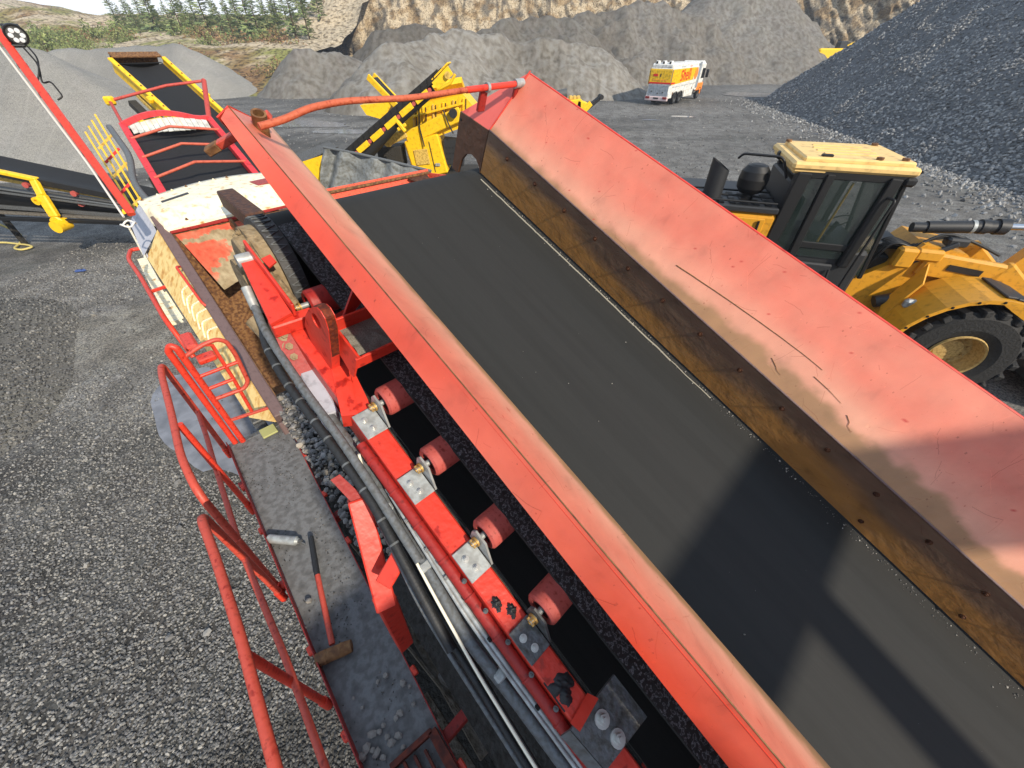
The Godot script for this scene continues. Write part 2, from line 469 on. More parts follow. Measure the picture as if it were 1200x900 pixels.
func heap(label: String, ridge: Array, k: float, cell: float, amp: float, ca: Color, cb: Color, m: Material = null) -> void:
	var lo := Vector2(1e9, 1e9)
	var hi := -lo
	for p in ridge:
		var r: float = p.y / k + amp * 2.0 + 1.2
		lo = Vector2(minf(lo.x, p.x - r), minf(lo.y, p.z - r))
		hi = Vector2(maxf(hi.x, p.x + r), maxf(hi.y, p.z + r))
	var nx := int((hi.x - lo.x) / cell) + 1
	var ny := int((hi.y - lo.y) / cell) + 1
	var sd: float = ridge[0].x * 7.3 + ridge[0].z
	var base: Vector3 = ridge[0]
	base.y = 0.0
	var P := []
	for i in nx + 1:
		var row := PackedVector3Array()
		for j in ny + 1:
			var x := lo.x + i * cell
			var z := lo.y + j * cell
			row.append(Vector3(x, maxf(heap_h(ridge, k, amp, sd, x, z), -0.6), z))
		P.append(row)
	var s := st()
	s.set_smooth_group(1)
	for i in nx:
		for j in ny:
			if maxf(maxf(P[i][j].y, P[i + 1][j].y), maxf(P[i][j + 1].y, P[i + 1][j + 1].y)) < -0.1: continue
			for q in [[i, j], [i + 1, j], [i + 1, j + 1], [i, j], [i + 1, j + 1], [i, j + 1]]:
				var p: Vector3 = P[q[0]][q[1]]
				var w := clampf(nz2.get_noise_2d(p.x * 5.0 + sd, p.z * 5.0 + p.y * 9.0) * 1.1 + nz.get_noise_2d(p.x * 25.0, p.z * 25.0) * 0.4 + 0.5, 0.0, 1.0)
				s.set_color(ca.lerp(cb, w))
				s.add_vertex(p - base)
	tag(put(s, "gravel_heap", m if m else M.bank, null, at(base.x, 0, base.z)), label, "gravel heap")

func rock_mesh(sd: int) -> ArrayMesh:
	var r := RandomNumberGenerator.new()
	r.seed = sd
	var t := (1.0 + sqrt(5.0)) / 2.0
	var v := [Vector3(-1, t, 0), Vector3(1, t, 0), Vector3(-1, -t, 0), Vector3(1, -t, 0), Vector3(0, -1, t), Vector3(0, 1, t), Vector3(0, -1, -t), Vector3(0, 1, -t), Vector3(t, 0, -1), Vector3(t, 0, 1), Vector3(-t, 0, -1), Vector3(-t, 0, 1)]
	for i in 12:
		v[i] = v[i].normalized() * r.randf_range(0.7, 1.15)
		v[i] *= Vector3(1.0, 0.62, 0.8)
	var s := st()
	for q in [[0, 11, 5], [0, 5, 1], [0, 1, 7], [0, 7, 10], [0, 10, 11], [1, 5, 9], [5, 11, 4], [11, 10, 2], [10, 7, 6], [7, 1, 8], [3, 9, 4], [3, 4, 2], [3, 2, 6], [3, 6, 8], [3, 8, 9], [4, 9, 5], [2, 4, 11], [6, 2, 10], [8, 6, 7], [9, 8, 1]]:
		s.set_color(Color.WHITE)
		tri(s, v[q[0]] * 0.5, v[q[1]] * 0.5, v[q[2]] * 0.5, Vector3.ZERO)
	s.generate_normals()
	return s.commit()

func stones(called: String, label: String, spots: Array, cols: Array, sd: int, parent: Node = null) -> void:   # spots of [point, size]
	rng.seed = sd
	for b in 2:
		var mm := MultiMesh.new()
		mm.transform_format = MultiMesh.TRANSFORM_3D
		mm.use_colors = true
		mm.mesh = rock_mesh(sd + b)
		var n := 0
		for i in range(b, spots.size(), 2): n += 1
		mm.instance_count = n
		n = 0
		for i in range(b, spots.size(), 2):
			var q: float = spots[i][1]
			var ba := Basis(Vector3(rng.randf_range(-1, 1), rng.randf_range(0.3, 1), rng.randf_range(-1, 1)).normalized(), rng.randf() * TAU)
			mm.set_instance_transform(n, Transform3D(ba.scaled(Vector3.ONE * q), spots[i][0]))
			var c: Color = cols[rng.randi() % cols.size()]
			var k: float = rng.randf_range(0.65, 1.3) * (spots[i][2] if spots[i].size() > 2 else 1.0)
			mm.set_instance_color(n, Color(c.r * k, c.g * k, c.b * k))
			n += 1
		var o := MultiMeshInstance3D.new()
		o.multimesh = mm
		o.material_override = M.stone
		o.name = numbered(called) if parent == null else called + ("" if b == 0 else "_001")
		(self if parent == null else parent).add_child(o, true)
		tag(o, label if parent == null else "", "gravel" if parent == null else "", "", "stuff")

func hill_y(x: float, z: float) -> float:
	var d := -z
	var h := 4.2 * smoothstep(58.0, 84.0, d) - 1.5 * (1.0 - smoothstep(40.0, 62.0, d))
	h += 5.2 * smoothstep(100.0, 165.0, d + maxf(0.0, -x - 60.0) * 0.35)
	h += 7.0 * smoothstep(-172.0, -200.0, x) * smoothstep(90.0, 150.0, d)
	h += 9.0 * smoothstep(-54.0, -36.0, x) * smoothstep(86.0, 118.0, d)
	var e := smoothstep(60.0, 110.0, d)
	h += e * (nz.get_noise_2d(x * 1.1, z * 1.1) * 3.0 + (0.45 - absf(nzr.get_noise_2d(x * 2.2, z * 1.6))) * 3.0 + nz2.get_noise_2d(x * 9.0, z * 9.0) * 0.8)
	return h

func build_hills() -> void:
	var s := st()
	var f := func(u, v):
		var z: float = -40.0 - 190.0 * v * v - 10.0 * v
		var x: float = lerpf(-260.0, -30.0, u) + (v - 0.5) * 10.0
		return Vector3(x, hill_y(x, z), z)
	var c := func(_u, _v, p):
		var a: float = nz2.get_noise_2d(p.x * 5.0, p.z * 4.0 + p.y * 14.0) * 0.8 + nz.get_noise_2d(p.x * 14.0, p.z * 14.0) * 0.6
		var heath := Color(0.25, 0.16, 0.075).lerp(Color(0.25, 0.28, 0.09), clampf(nz.get_noise_2d(p.x * 3.0 + 90.0, p.z * 3.0) * 2.5 + 0.7, 0.0, 1.0))
		var bare := Color(0.55, 0.51, 0.44)
		var q := smoothstep(-0.02, 0.22, a - 0.04 + 0.12 * smoothstep(5.0, 11.0, p.y))
		if p.x > -56.0 and p.z < -80.0: q = maxf(q, smoothstep(-56.0, -48.0, p.x))
		return heath.lerp(bare, q)
	sheet(s, 230, 110, f, c)
	tag(put(s, "hillside", M.hill), "rocky hillside with brown heath behind the quarry", "", "", "structure")

func cliff(pts: Array, tops: Array, label: String, slant: float, dark: float) -> void:
	var s := st()
	var f := func(u, v):
		var q: float = u * (pts.size() - 1)
		var i := mini(int(q), pts.size() - 2)
		var a: Vector2 = pts[i].lerp(pts[i + 1], q - i)
		var d: Vector2 = (pts[i + 1] - pts[i]).normalized()
		var top: float = lerpf(tops[i], tops[i + 1], q - i)
		var y: float = -1.0 + top * v
		var along: float = u * pts.size() * 18.0 + y * slant
		var o := (0.5 - absf(nzr.get_noise_2d(along * 3.2, y * 0.7))) * 5.0 + (0.5 - absf(nzr.get_noise_2d(along * 8.0 + 40.0, y * 3.5))) * 2.2 + nz.get_noise_2d(along * 16.0, y * 9.0) * 0.9
		o = lerpf(o, roundf(o / 0.8) * 0.8, 0.6)
		var n := Vector2(-d.y, d.x)
		var back := y * 0.28 + maxf(0.0, y - 6.0) * 0.25
		var p := a + n * (o - back)
		return Vector3(p.x, y + nz.get_noise_2d(along * 6.0, y * 6.0) * 0.7, p.y)
	var c := func(_u, _v, p):
		var a: float = nz2.get_noise_2d((p.x + p.y * slant) * 22.0, p.y * 15.0) + nz.get_noise_2d((p.x + p.y * slant) * 30.0, p.y * 26.0) * 0.6
		var k := Color(0.58, 0.54, 0.47).lerp(Color(0.17, 0.165, 0.16), smoothstep(-0.05, 0.28, a + dark - 0.12))
		k = k.lerp(Color(0.1, 0.095, 0.09), 0.85 * smoothstep(0.045, 0.0, absf(nzr.get_noise_2d((p.x + p.y * slant) * 7.0, p.y * 2.5))))
		k = k.lerp(Color(0.1, 0.095, 0.09), 0.6 * smoothstep(0.05, 0.0, absf(nzr.get_noise_2d((p.x + p.y * slant) * 14.0 + 70.0, p.y * 11.0))))
		k = k.lerp(Color(0.27, 0.18, 0.07), smoothstep(0.05, 0.2, nz.get_noise_2d(p.x * 11.0 + 50.0, p.y * 22.0)) * 0.55)
		return k
	sheet(s, 420, 90, f, c)
	tag(put(s, "rock_face", M.rock), label, "", "", "structure")

# ---------------------------------------------------------------- plants
func spruce(h: float, w: float, sd: int, cols: Array, called := "spruce_tree") -> Node3D:
	var r := RandomNumberGenerator.new()
	r.seed = sd
	var o := Node3D.new()
	var tr := st()
	tube(tr, [Vector3(0, -0.5, 0), Vector3(0.05, h * 0.5, 0.03), Vector3(0, h * 0.97, 0)], h * 0.018, 7, 0.015)
	put(tr, "trunk", M.bark, o)
	var s := st()
	var n := int(h * 22)
	for i in n:
		var t := pow(r.randf(), 0.8)
		var y := lerpf(h * 0.06, h * 0.98, t)
		var len_ := w * (1.0 - t) * r.randf_range(0.55, 1.1) + 0.12
		var an := r.randf() * TAU
		var dir := Vector3(cos(an), r.randf_range(-0.35, 0.25) + t * 0.5, sin(an)).normalized()
		var a := Vector3(0, y, 0)
		var side := dir.cross(Vector3.UP).normalized()
		var col: Color = cols[r.randi() % cols.size()]
		var k := r.randf_range(0.6, 1.35)
		col = Color(col.r * k, col.g * k, col.b * k)
		for j in 6:   # needle blades hanging off each branch
			var f0 := 0.15 + j * 0.15
			var b := a + dir * len_ * f0
			var tip := a + dir * len_ * (f0 + 0.3) + Vector3(r.randf_range(-0.15, 0.15), -0.12 * len_, r.randf_range(-0.15, 0.15)) + side * len_ * (0.26 if j % 2 else -0.26) * (1.1 - f0)
			var wv := side.cross(dir).normalized() * len_ * 0.07 + side * 0.06 * len_
			s.set_color(col)
			s.add_vertex(b - wv); s.add_vertex(b + wv); s.add_vertex(tip)
	put(s, "crown", M.leaf, o)
	return o

func shrub(w: float, h: float, sd: int, cols: Array) -> Node3D:
	var r := RandomNumberGenerator.new()
	r.seed = sd
	var o := Node3D.new()
	var tr := st()
	for k in 5:
		tube(tr, [Vector3(0, -0.2, 0), Vector3(r.randf_range(-1, 1) * w * 0.3, h * 0.6, r.randf_range(-1, 1) * w * 0.3)], 0.05, 5, 0.02)
	put(tr, "stem", M.bark, o)
	var s := st()
	for i in int(w * h * 90):
		var d := Vector3(r.randfn(0, 0.42), 0, r.randfn(0, 0.42))
		var y := r.randf() * h * clampf(1.1 - d.length() * 0.7, 0.15, 1.0) * (0.75 + 0.25 * sin(d.x * 9.0))
		var p := Vector3(d.x * w, y, d.z * w)
		var q := r.randf_range(0.12, 0.3)
		var a := Vector3(r.randf_range(-1, 1), r.randf_range(-0.4, 1), r.randf_range(-1, 1)).normalized() * q
		var b := a.cross(Vector3(r.randf_range(-1, 1), r.randf_range(-1, 1), r.randf_range(-1, 1))).normalized() * q * 0.5
		var col: Color = cols[r.randi() % cols.size()]
		var k := r.randf_range(0.6, 1.4)
		s.set_color(Color(col.r * k, col.g * k, col.b * k))
		s.add_vertex(p - b); s.add_vertex(p + b); s.add_vertex(p + a)
	put(s, "crown", M.leaf, o)
	return o

# ---------------------------------------------------------------- the red feeder machine
func V(x: float, y: float, z: float) -> Vector3:
	return Vector3(x, y, z)

func red_of(k: float) -> Color:   # faded paint of the hopper sheets, linear
	return Color(0.8, 0.15, 0.095).lerp(Color(0.84, 0.4, 0.27), k)

func lip_of(w: float) -> float:
	return 0.105 + 0.065 * sin(clampf((w - 1.3) / 0.85, 0.0, 1.0) * 1.6) + nz.get_noise_2d(w * 50.0, 3.0) * 0.008

func flare_colour(t: float, w: float, band: float, left: bool) -> Color:   # t metres from the fold, w metres along
	var q := nz.get_noise_2d(w * 45.0, t * 260.0 + (40.0 if left else 0.0)) * 0.6
	var f := nz2.get_noise_2d(w * 500.0, t * 700.0)
	var c := red_of(clampf(0.34 + q * 0.22 + 0.6 * smoothstep(0.2, 0.0, t - band) + f * 0.1, 0.0, 1.0))
	var edge := band * (1.0 + 0.5 * nz.get_noise_2d(w * 90.0, 7.0) + 0.35 * nz2.get_noise_2d(w * 800.0, t * 800.0))
	c = c.lerp(Color(0.46, 0.25, 0.12).lerp(Color(0.36, 0.2, 0.1), 0.5 + q), smoothstep(edge + 0.035, edge - 0.02, t + f * 0.02))
	if nz2.get_noise_2d(w * 900.0 + 9.0, t * 2600.0) > 0.64: c = Color(0.6, 0.06, 0.045)
	if not left and w > 1.3 and w < 2.12:
		var lip := lip_of(w)
		c = c.lerp(Color(0.8, 0.36, 0.24), 0.5 * smoothstep(lip + 0.01, lip - 0.004, t) * smoothstep(lip - 0.09, lip - 0.03, t))
	return c

func build_machine() -> void:
	var P := thing("mobile_feeder", "large red mobile feeder with black belt, flared hopper sides, walkway and cream front body", "quarry machine", Vector3.ZERO, deg_to_rad(44.0))
	build_belt(P)
	build_hopper(P)
	build_idlers(P)
	build_frame(P)
	build_walkway(P)
	build_front(P)
	build_chassis(P)
	build_discharge(P)

func build_belt(P: Node3D) -> void:
	var s := st()
	var prof := []   # (n, w) outside
	prof.append(Vector2(0, 6.0))
	for k in 25: prof.append(Vector2(0, 6.0 - 6.0 * (k + 1) / 25.0))
	for k in range(1, 25):
		var t := PI * k / 24.0
		prof.append(Vector2(-0.27 + 0.27 * cos(t), -0.27 * sin(t)))
	prof.append(Vector2(-0.54, 6.0))
	var x0 := 0.486
	var x1 := 1.93
	s.set_smooth_group(1)
	var prev: Vector2 = prof[0]
	for i in range(1, prof.size()):
		var a: Vector2 = prof[i - 1]
		var b: Vector2 = prof[i]
		var m := V(0.9, -0.27, clampf(a.y, 0.0, 9.0))
		for e in [[a, b, 0.0]]:
			quad(s, V(x0, a.x, a.y), V(x1, a.x, a.y), V(x1, b.x, b.y), V(x0, b.x, b.y), m)
	var ins := []
	for p in prof:
		var c := Vector2(-0.27, maxf(p.y, 0.0))
		ins.append(c + (p - c) * (1.0 - 0.016 / maxf((p - c).length(), 0.02)))
	for i in range(1, prof.size()):
		var m := V(0.9, -0.27, clampf(prof[i].y, 0.0, 9.0))
		s.set_smooth_group(1)
		quad(s, V(x0, ins[i - 1].x, ins[i - 1].y), V(x1, ins[i - 1].x, ins[i - 1].y), V(x1, ins[i].x, ins[i].y), V(x0, ins[i].x, ins[i].y), V(0.9, 3.0 if i < 27 else -4.0, prof[i].y))
		s.set_smooth_group(-1)
		for x in [x0, x1]:
			quad(s, V(x, prof[i - 1].x, prof[i - 1].y), V(x, prof[i].x, prof[i].y), V(x, ins[i].x, ins[i].y), V(x, ins[i - 1].x, ins[i - 1].y), V(1.2, prof[i].x, prof[i].y))
	M.belt.uv1_scale = V(2.2, 2.2, 0.12)
	var belt := put(s, "conveyor_belt", M.belt, P, TB)
	# the outer margin that runs outside the skirt, scuffed and coarse
	s = st()
	sheet(s, 6, 160, func(u, v): return V(lerpf(0.4865, 0.655, u), 0.0025 + 0.0015 * sin(u * PI) + 0.002 * nz2.get_noise_2d(u * 400.0, v * 3000.0), lerpf(0.0, 6.0, v)))
	put(s, "belt_margin", M.scuff, belt, Transform3D(), "scuffed black belt edge left of the hopper side")
	s = st()
	for k in 7:
		var w0 := 0.02 + k * 0.27
		var pts := []
		for j in 9: pts.append(V(1.722 + 0.006 * nz.get_noise_2d(k * 40.0 + j * 9.0, 1.0), 0.003, w0 + j * 0.0335))
		tube(s, pts, 0.0045 if k < 6 else 0.003, 6)
	put(s, "dust_ridge", mat(Color(0.62, 0.6, 0.54), 0.95), belt, Transform3D(), "pale line of dust along the right skirt")
	var grit := []
	rng.seed = 71
	for i in 900:
		var w := rng.randf_range(0.1, 4.2)
		var x := 1.748 - absf(rng.randfn(0, 0.018)) - maxf(0.0, w - 2.7) * rng.randf() * 0.06
		if i > 640: x = 0.672 + absf(rng.randfn(0, 0.012))
		if i > 860: x = rng.randf_range(0.7, 1.7)
		grit.append([V(x, 0.002, w), pow(rng.randf(), 3.0) * 0.009 + 0.002])
	stones("grit", "", grit, [Color(0.4, 0.39, 0.36), Color(0.25, 0.245, 0.235), Color(0.5, 0.49, 0.46), Color(0.14, 0.14, 0.14)], 700, belt)
	# head drum
	s = st()
	cyl(s, V(0.405, -0.27, 0), V(0.484, -0.27, 0), 0.272, 44)
	var drum := put(s, "head_drum", mat(Color(0.27, 0.275, 0.285), 0.65, M.mud.albedo_texture, 2.0, M.rust.normal_texture, 0.3), P, TB)
	for k in 26:
		var t0 := -PI * 0.62 + TAU * k / 44.0
		s = st()
		var pts := []
		for j in 3:
			var t := t0 + (TAU / 88.0) * (1.0 if j == 1 else 0.0) + (TAU / 44.0 if j == 2 else 0.0)
			pts.append(V([0.412, 0.476, 0.412][j], -0.27 + 0.274 * cos(t), 0.274 * sin(t)))
		tube(s, pts, 0.0035, 5)
		put(s, "lagging_rib", M.hose_grey, drum)
	s = st()
	cyl(s, V(0.35, -0.27, 0), V(0.407, -0.27, 0), 0.245, 36)
	cyl(s, V(0.31, -0.27, 0), V(0.36, -0.27, 0), 0.2, 30)
	cyl(s, V(0.26, -0.27, 0.02), V(0.3, -0.27, 0.02), 0.13, 24)
	cyl(s, V(0.23, -0.3, 0.2), V(0.26, -0.36, 0.33), 0.06, 16)
	box(s, V(0.06, 0.06, 0.4), at(0.33, -0.09, 0.12), 0.01)
	box(s, V(0.05, 0.07, 0.2), at(0.35, -0.1, 0.3), 0.01)
	var gear := put(s, "drive_gearbox", M.mud_tan, P, TB)
	for k in 12:
		s = st()
		var t := TAU * k / 12.0
		bolt(s, V(0.35, -0.27 + 0.222 * cos(t), 0.222 * sin(t)), V(-1, 0, 0), 0.02)
		put(s, "bolt", M.mud_tan, gear)

func build_hopper(P: Node3D) -> void:
	# ---- right side
	var s := st()
	box(s, V(0.02, 0.258, 6.03), at(1.768, 0.141, 2.985), 0.003)
	var cl := func(_u, _v, p):
		var h: float = p.y / 0.27
		var q: float = nz.get_noise_2d(p.z * 35.0, p.y * 160.0)
		var f: float = nz2.get_noise_2d(p.z * 200.0, p.y * 1800.0)
		var c := Color(0.43, 0.215, 0.06).lerp(Color(0.165, 0.105, 0.068), smoothstep(0.3, 0.75, h + q * 0.35 - 0.06 * sin(p.z * 3.0)))
		return c.lerp(Color(0.3, 0.22, 0.15), clampf(f * 0.35, 0.0, 0.3))
	var rs := put(s, "hopper_side", M.rust_dark, P, TB)
	s = st()
	sheet(s, 20, 420, func(u, v): return V(1.7565, lerpf(0.013, 0.27, u), lerpf(-0.03, 6.0, v)), cl)
	var lm: StandardMaterial3D = M.vertex.duplicate()
	lm.roughness = 0.5
	lm.uv1_scale = V(1.5, 1.5, 0.8)
	lm.albedo_texture = M.hopper.albedo_texture
	lm.normal_scale = 0.15
	var liner := put(s, "wear_liner", lm, rs)
	s = st()
	var endp := []   # end plate with the cut for the drum
	for q in [[-0.3, 0.235], [-0.036, 0.265], [-0.036, 0.0], [-0.055, 0.035], [-0.09, 0.062], [-0.14, 0.066], [-0.19, 0.04], [-0.225, -0.02], [-0.24, -0.12], [-0.3, -0.12]]: endp.append(V(1.758, q[1], q[0]))
	slab(s, endp, V(0.018, 0, 0))
	put(s, "end_liner", mat(Color(0.4, 0.27, 0.19), 0.5, M.hopper.albedo_texture, 1.0, M.rust.normal_texture, 0.2), rs)
	for k in 18:
		s = st()
		var w := 0.16 + k * 0.2465
		bolt(s, V(1.755, 0.212, w), V(-1, 0, 0), 0.012)
		put(s, "bolt", M.rust_dark, liner)
		if k > 9 and k % 2 == 0:
			s = st()
			bolt(s, V(1.755, 0.06, w + 0.1), V(-1, 0, 0), 0.011)
			put(s, "bolt", M.rust_dark, liner)
	s = st()
	tube(s, [V(1.757, 0.272, -0.03), V(1.757, 0.272, 6.0)], 0.005, 6)
	put(s, "fold_weld", M.beam, rs)
	var ext := func(w): return 0.215 + 0.03 * w
	s = st()
	var fp := func(u, v):
		var w: float = lerpf(-0.03, 6.0, pow(v, 1.25))
		var e: float = ext.call(w) * u
		return V(1.762 + e, 0.27 + e * 1.28, w)
	sheet(s, 56, 640, fp, func(u, v, p): return flare_colour((p.x - 1.762) * 1.62, p.z, 0.012 + 0.068 * smoothstep(0.6, 2.2, p.z) + 0.03 * smoothstep(2.5, 4.0, p.z), false))
	var fl := put(s, "flared_sheet", M.hopper, rs)
	s = st()   # the outside of the sheet, 12 mm behind, and the rim
	sheet(s, 4, 40, func(u, v): return fp.call(u, v) + V(0.01, -0.008, 0))
	put(s, "sheet_back", M.red_clean, rs)
	s = st()
	bar(s, V(1.983, 0.536, -0.03), V(2.163, 0.766, 6.0), 0.012, 0.026, Vector3.UP, 0.003)
	put(s, "rim", M.red_clean, rs)
	# corner that wraps round the far end
	s = st()
	slab(s, [V(1.766, 0.268, -0.032), V(1.98, 0.548, -0.036), V(1.766, 0.232, -0.3)], V(0.004, -0.008, 0))
	put(s, "corner_sheet", mat(Color(0.86, 0.4, 0.36), 0.4, M.red.albedo_texture, 0.5), rs)
	s = st()
	tube(s, [V(1.763, 0.272, -0.03), V(1.982, 0.556, -0.033)], 0.004, 6)
	put(s, "corner_weld", M.red_clean, rs)
	s = st()
	cyl(s, V(1.752, 0.2, -0.28), V(1.758, 0.2, -0.28), 0.008, 10)
	put(s, "bolt_hole", M.black, rs)
	# runs of dried dirt that stick to the sheet
	var on := func(tt: float, w: float): return V(1.7605 + tt * 0.616, 0.2715 + tt * 0.788, w)
	var run := []
	for k in 40: run.append(on.call(lip_of(1.32 + k * 0.02), 1.32 + k * 0.02))
	var dirt := mat(Color(0.56, 0.42, 0.27), 0.95, M.mud.albedo_texture, 4.0)
	s = st()
	tube(s, run, 0.0022, 6, 0.001)
	put(s, "dirt_run", dirt, fl)
	for q in [[[0.075, 1.93], [0.06, 1.97], [0.05, 1.985], [0.047, 2.01]], [[0.1, 2.3], [0.085, 2.33], [0.07, 2.335], [0.062, 2.36]], [[0.13, 2.1], [0.128, 2.18], [0.12, 2.25]]]:
		s = st()
		var pts := []
		for k in q: pts.append(on.call(k[0], k[1]))
		tube(s, rounded(pts, 0.03), 0.0014, 5, 0.0007)
		put(s, "dirt_streak", dirt, fl)
	# ---- left side
	s = st()
	box(s, V(0.02, 0.258, 6.2), at(0.647, 0.141, 2.83), 0.003)
	var ls := put(s, "hopper_side", M.rust, P, TB, "left hopper side with a narrow pink top")
	s = st()
	var lp := func(u, v):
		var w: float = lerpf(lerpf(-0.285, -0.09, u), 6.0, v)
		return V(lerpf(0.659, 0.458, u), lerpf(0.27, 0.468, u), w)
	sheet(s, 44, 700, lp, func(u, v, p): return flare_colour((0.659 - p.x) * 1.41, p.z + 9.0, 0.006 + 0.03 * smoothstep(-0.2, 2.0, p.z) + 0.012 * smoothstep(2.0, 3.0, p.z), true))
	put(s, "flared_sheet", M.hopper, ls)
	s = st()
	sheet(s, 4, 30, func(u, v): return lp.call(u, v) + V(-0.008, -0.01, 0))
	put(s, "sheet_back", M.red_clean, ls)
	s = st()   # outer skirt: falls from the crease, wider towards the tail
	var kp := func(u, v):
		var w: float = lerpf(lerpf(-0.09, -0.02, u), 6.0, v)
		var d: float = 0.003 + 0.046 * clampf((w + 0.02) / 0.48, 0.0, 1.0) + 0.031 * maxf(0.0, w - 0.46)
		return V(lerpf(0.4575, 0.405, u), 0.468 - d * u, w)
	sheet(s, 16, 200, kp, func(u, v, p): return Color(0.8, 0.07, 0.028).lerp(Color(0.82, 0.2, 0.13), clampf(0.45 + nz.get_noise_2d(p.z * 30.0, p.y * 90.0) - p.z * 0.12, 0.0, 1.0)))
	put(s, "outer_skirt", M.hopper, ls)
	s = st()
	sheet(s, 2, 30, func(u, v): return kp.call(u, v) + V(0.004, -0.008, 0))
	put(s, "skirt_back", M.red_dark, ls)
	s = st()
	tube(s, [V(0.4585, 0.4695, -0.09), V(0.4585, 0.4695, 6.0)], 0.002, 6)
	put(s, "crease_weld", M.rust, ls)
	s = st()
	slab(s, [V(0.655, 0.272, -0.287), V(0.46, 0.47, -0.092), V(0.41, 0.462, -0.022), V(0.45, 0.35, -0.1)], V(0.0, 0.0, 0.008))
	put(s, "end_plate", M.red_clean, ls)
	# ---- bar across the far end
	s = st()
	var pts := rounded([V(0.5, 0.47, 0.06), V(0.6, 0.48, 0.05), V(0.7, 0.5, 0.03), V(0.86, 0.5, 0.0), V(1.17, 0.5, 0.02), V(1.54, 0.5, -0.01), V(1.9, 0.5, -0.03)], 0.08)
	tube(s, pts, 0.0125, 14)
	var cb := put(s, "cross_bar", mat(Color(0.72, 0.36, 0.24), 0.65, M.red.albedo_texture, 2.0, M.rust.normal_texture, 0.6), P, TB, "bent rusty red tube across the far end")
	s = st()
	tube(s, [V(1.52, 0.5, -0.008), V(1.88, 0.5, -0.029)], 0.0145, 14)
	put(s, "painted_sleeve", M.red_clean, cb)
	s = st()
	cyl(s, V(1.88, 0.5, -0.03), V(1.945, 0.5, -0.034), 0.022, 14)
	put(s, "end_clamp", M.galv, cb)
	s = st()
	lathe(s, [Vector2(0.015, -0.008), Vector2(0.022, -0.008), Vector2(0.022, 0.008), Vector2(0.015, 0.008)], 18, Transform3D(Basis(V(0, 0, 1), PI / 2), V(1.67, 0.5, -0.018)))
	put(s, "clip_ring", M.galv, cb)
	s = st()
	box(s, V(0.05, 0.1, 0.02), at(1.66, 0.43, -0.03), 0.004)
	box(s, V(0.03, 0.09, 0.02), at(1.9, 0.45, -0.03), 0.004)
	put(s, "tab", M.red_dark, cb)
	s = st()
	lathe(s, [Vector2(0.019, -0.06), Vector2(0.027, -0.06), Vector2(0.027, 0.045), Vector2(0.019, 0.045), Vector2(0.019, -0.06)], 20, Transform3D(Basis(V(1, 0, 0), 0.15), V(0.545, 0.41, -0.06)))
	put(s, "socket", M.rust, cb)
	s = st()
	bar(s, V(0.6, 0.42, -0.1), V(0.41, 0.268, -0.202), 0.034, 0.03, V(0, 1, 0), 0.004)
	put(s, "bar_stub", M.rail_old, cb)
	s = st()
	bar(s, V(0.41, 0.268, -0.202), V(0.365, 0.232, -0.227), 0.036, 0.032, V(0, 1, 0), 0.004)
	put(s, "stub_end", M.rust, cb)

func build_idlers(P: Node3D) -> void:
	var ws := [0.43, 1.02, 1.335, 1.675, 1.99, 2.72, 3.05, 3.38, 3.71, 4.04]
	for i in ws.size():
		var w: float = ws[i]
		var y := -0.07
		var s := st()
		lathe(s, [Vector2(0.022, 0.405), Vector2(0.036, 0.405), Vector2(0.038, 0.398), Vector2(0.054, 0.396), Vector2(0.062, 0.404), Vector2(0.063, 0.415), Vector2(0.063, 1.95), Vector2(0.02, 1.95)], 36, Transform3D(Basis(V(0, 0, -1), PI / 2), V(0, y, w)))
		var r := put(s, "idler_roller", M.roller if i != 0 else M.red_dark, P, TB, "" if i != 0 else "muddy roller under the head drum")
		s = st()
		cyl(s, V(0.41, y, w), V(0.404, y, w), 0.036, 20)  # black disc painting the shade of the end cap recess
		put(s, "recess_shade", M.black, r)
		s = st()
		cyl(s, V(0.345, y + 0.003, w), V(0.42, y + 0.003, w), 0.012, 12)
		put(s, "shaft", M.galv, r)
		s = st()
		bolt(s, V(0.362, y + 0.004, w), V(-1, 0, 0), 0.02)
		cyl(s, V(0.35, y + 0.004, w - 0.016), V(0.35, y + 0.004, w + 0.016), 0.007, 8)
		put(s, "shaft_nut", mat(Color(0.7, 0.56, 0.32), 0.5, null, 1.0, null, 1.0, 0.5), r)
		if i == 0: continue
		# bracket: base on the frame, upright leaf towards the roller
		s = st()
		box(s, V(0.088, 0.008, 0.118), at(0.318, -0.095, w + 0.04), 0.002)
		slab(s, [V(0.366, -0.099, w - 0.028), V(0.37, -0.05, w - 0.036), V(0.374, -0.028, w - 0.026), V(0.374, -0.028, w + 0.03), V(0.37, -0.05, w + 0.05), V(0.364, -0.099, w + 0.098)], V(0.008, 0, 0))
		var bk := put(s, "roller_bracket", M.galv if i != 4 else M.steel, r)
		for k in 2:
			s = st()
			bolt(s, V(0.303 + 0.012 * k, -0.091, w + 0.022 + 0.046 * k), V(0, 1, 0), 0.0135)
			put(s, "bolt", M.bolt, bk)

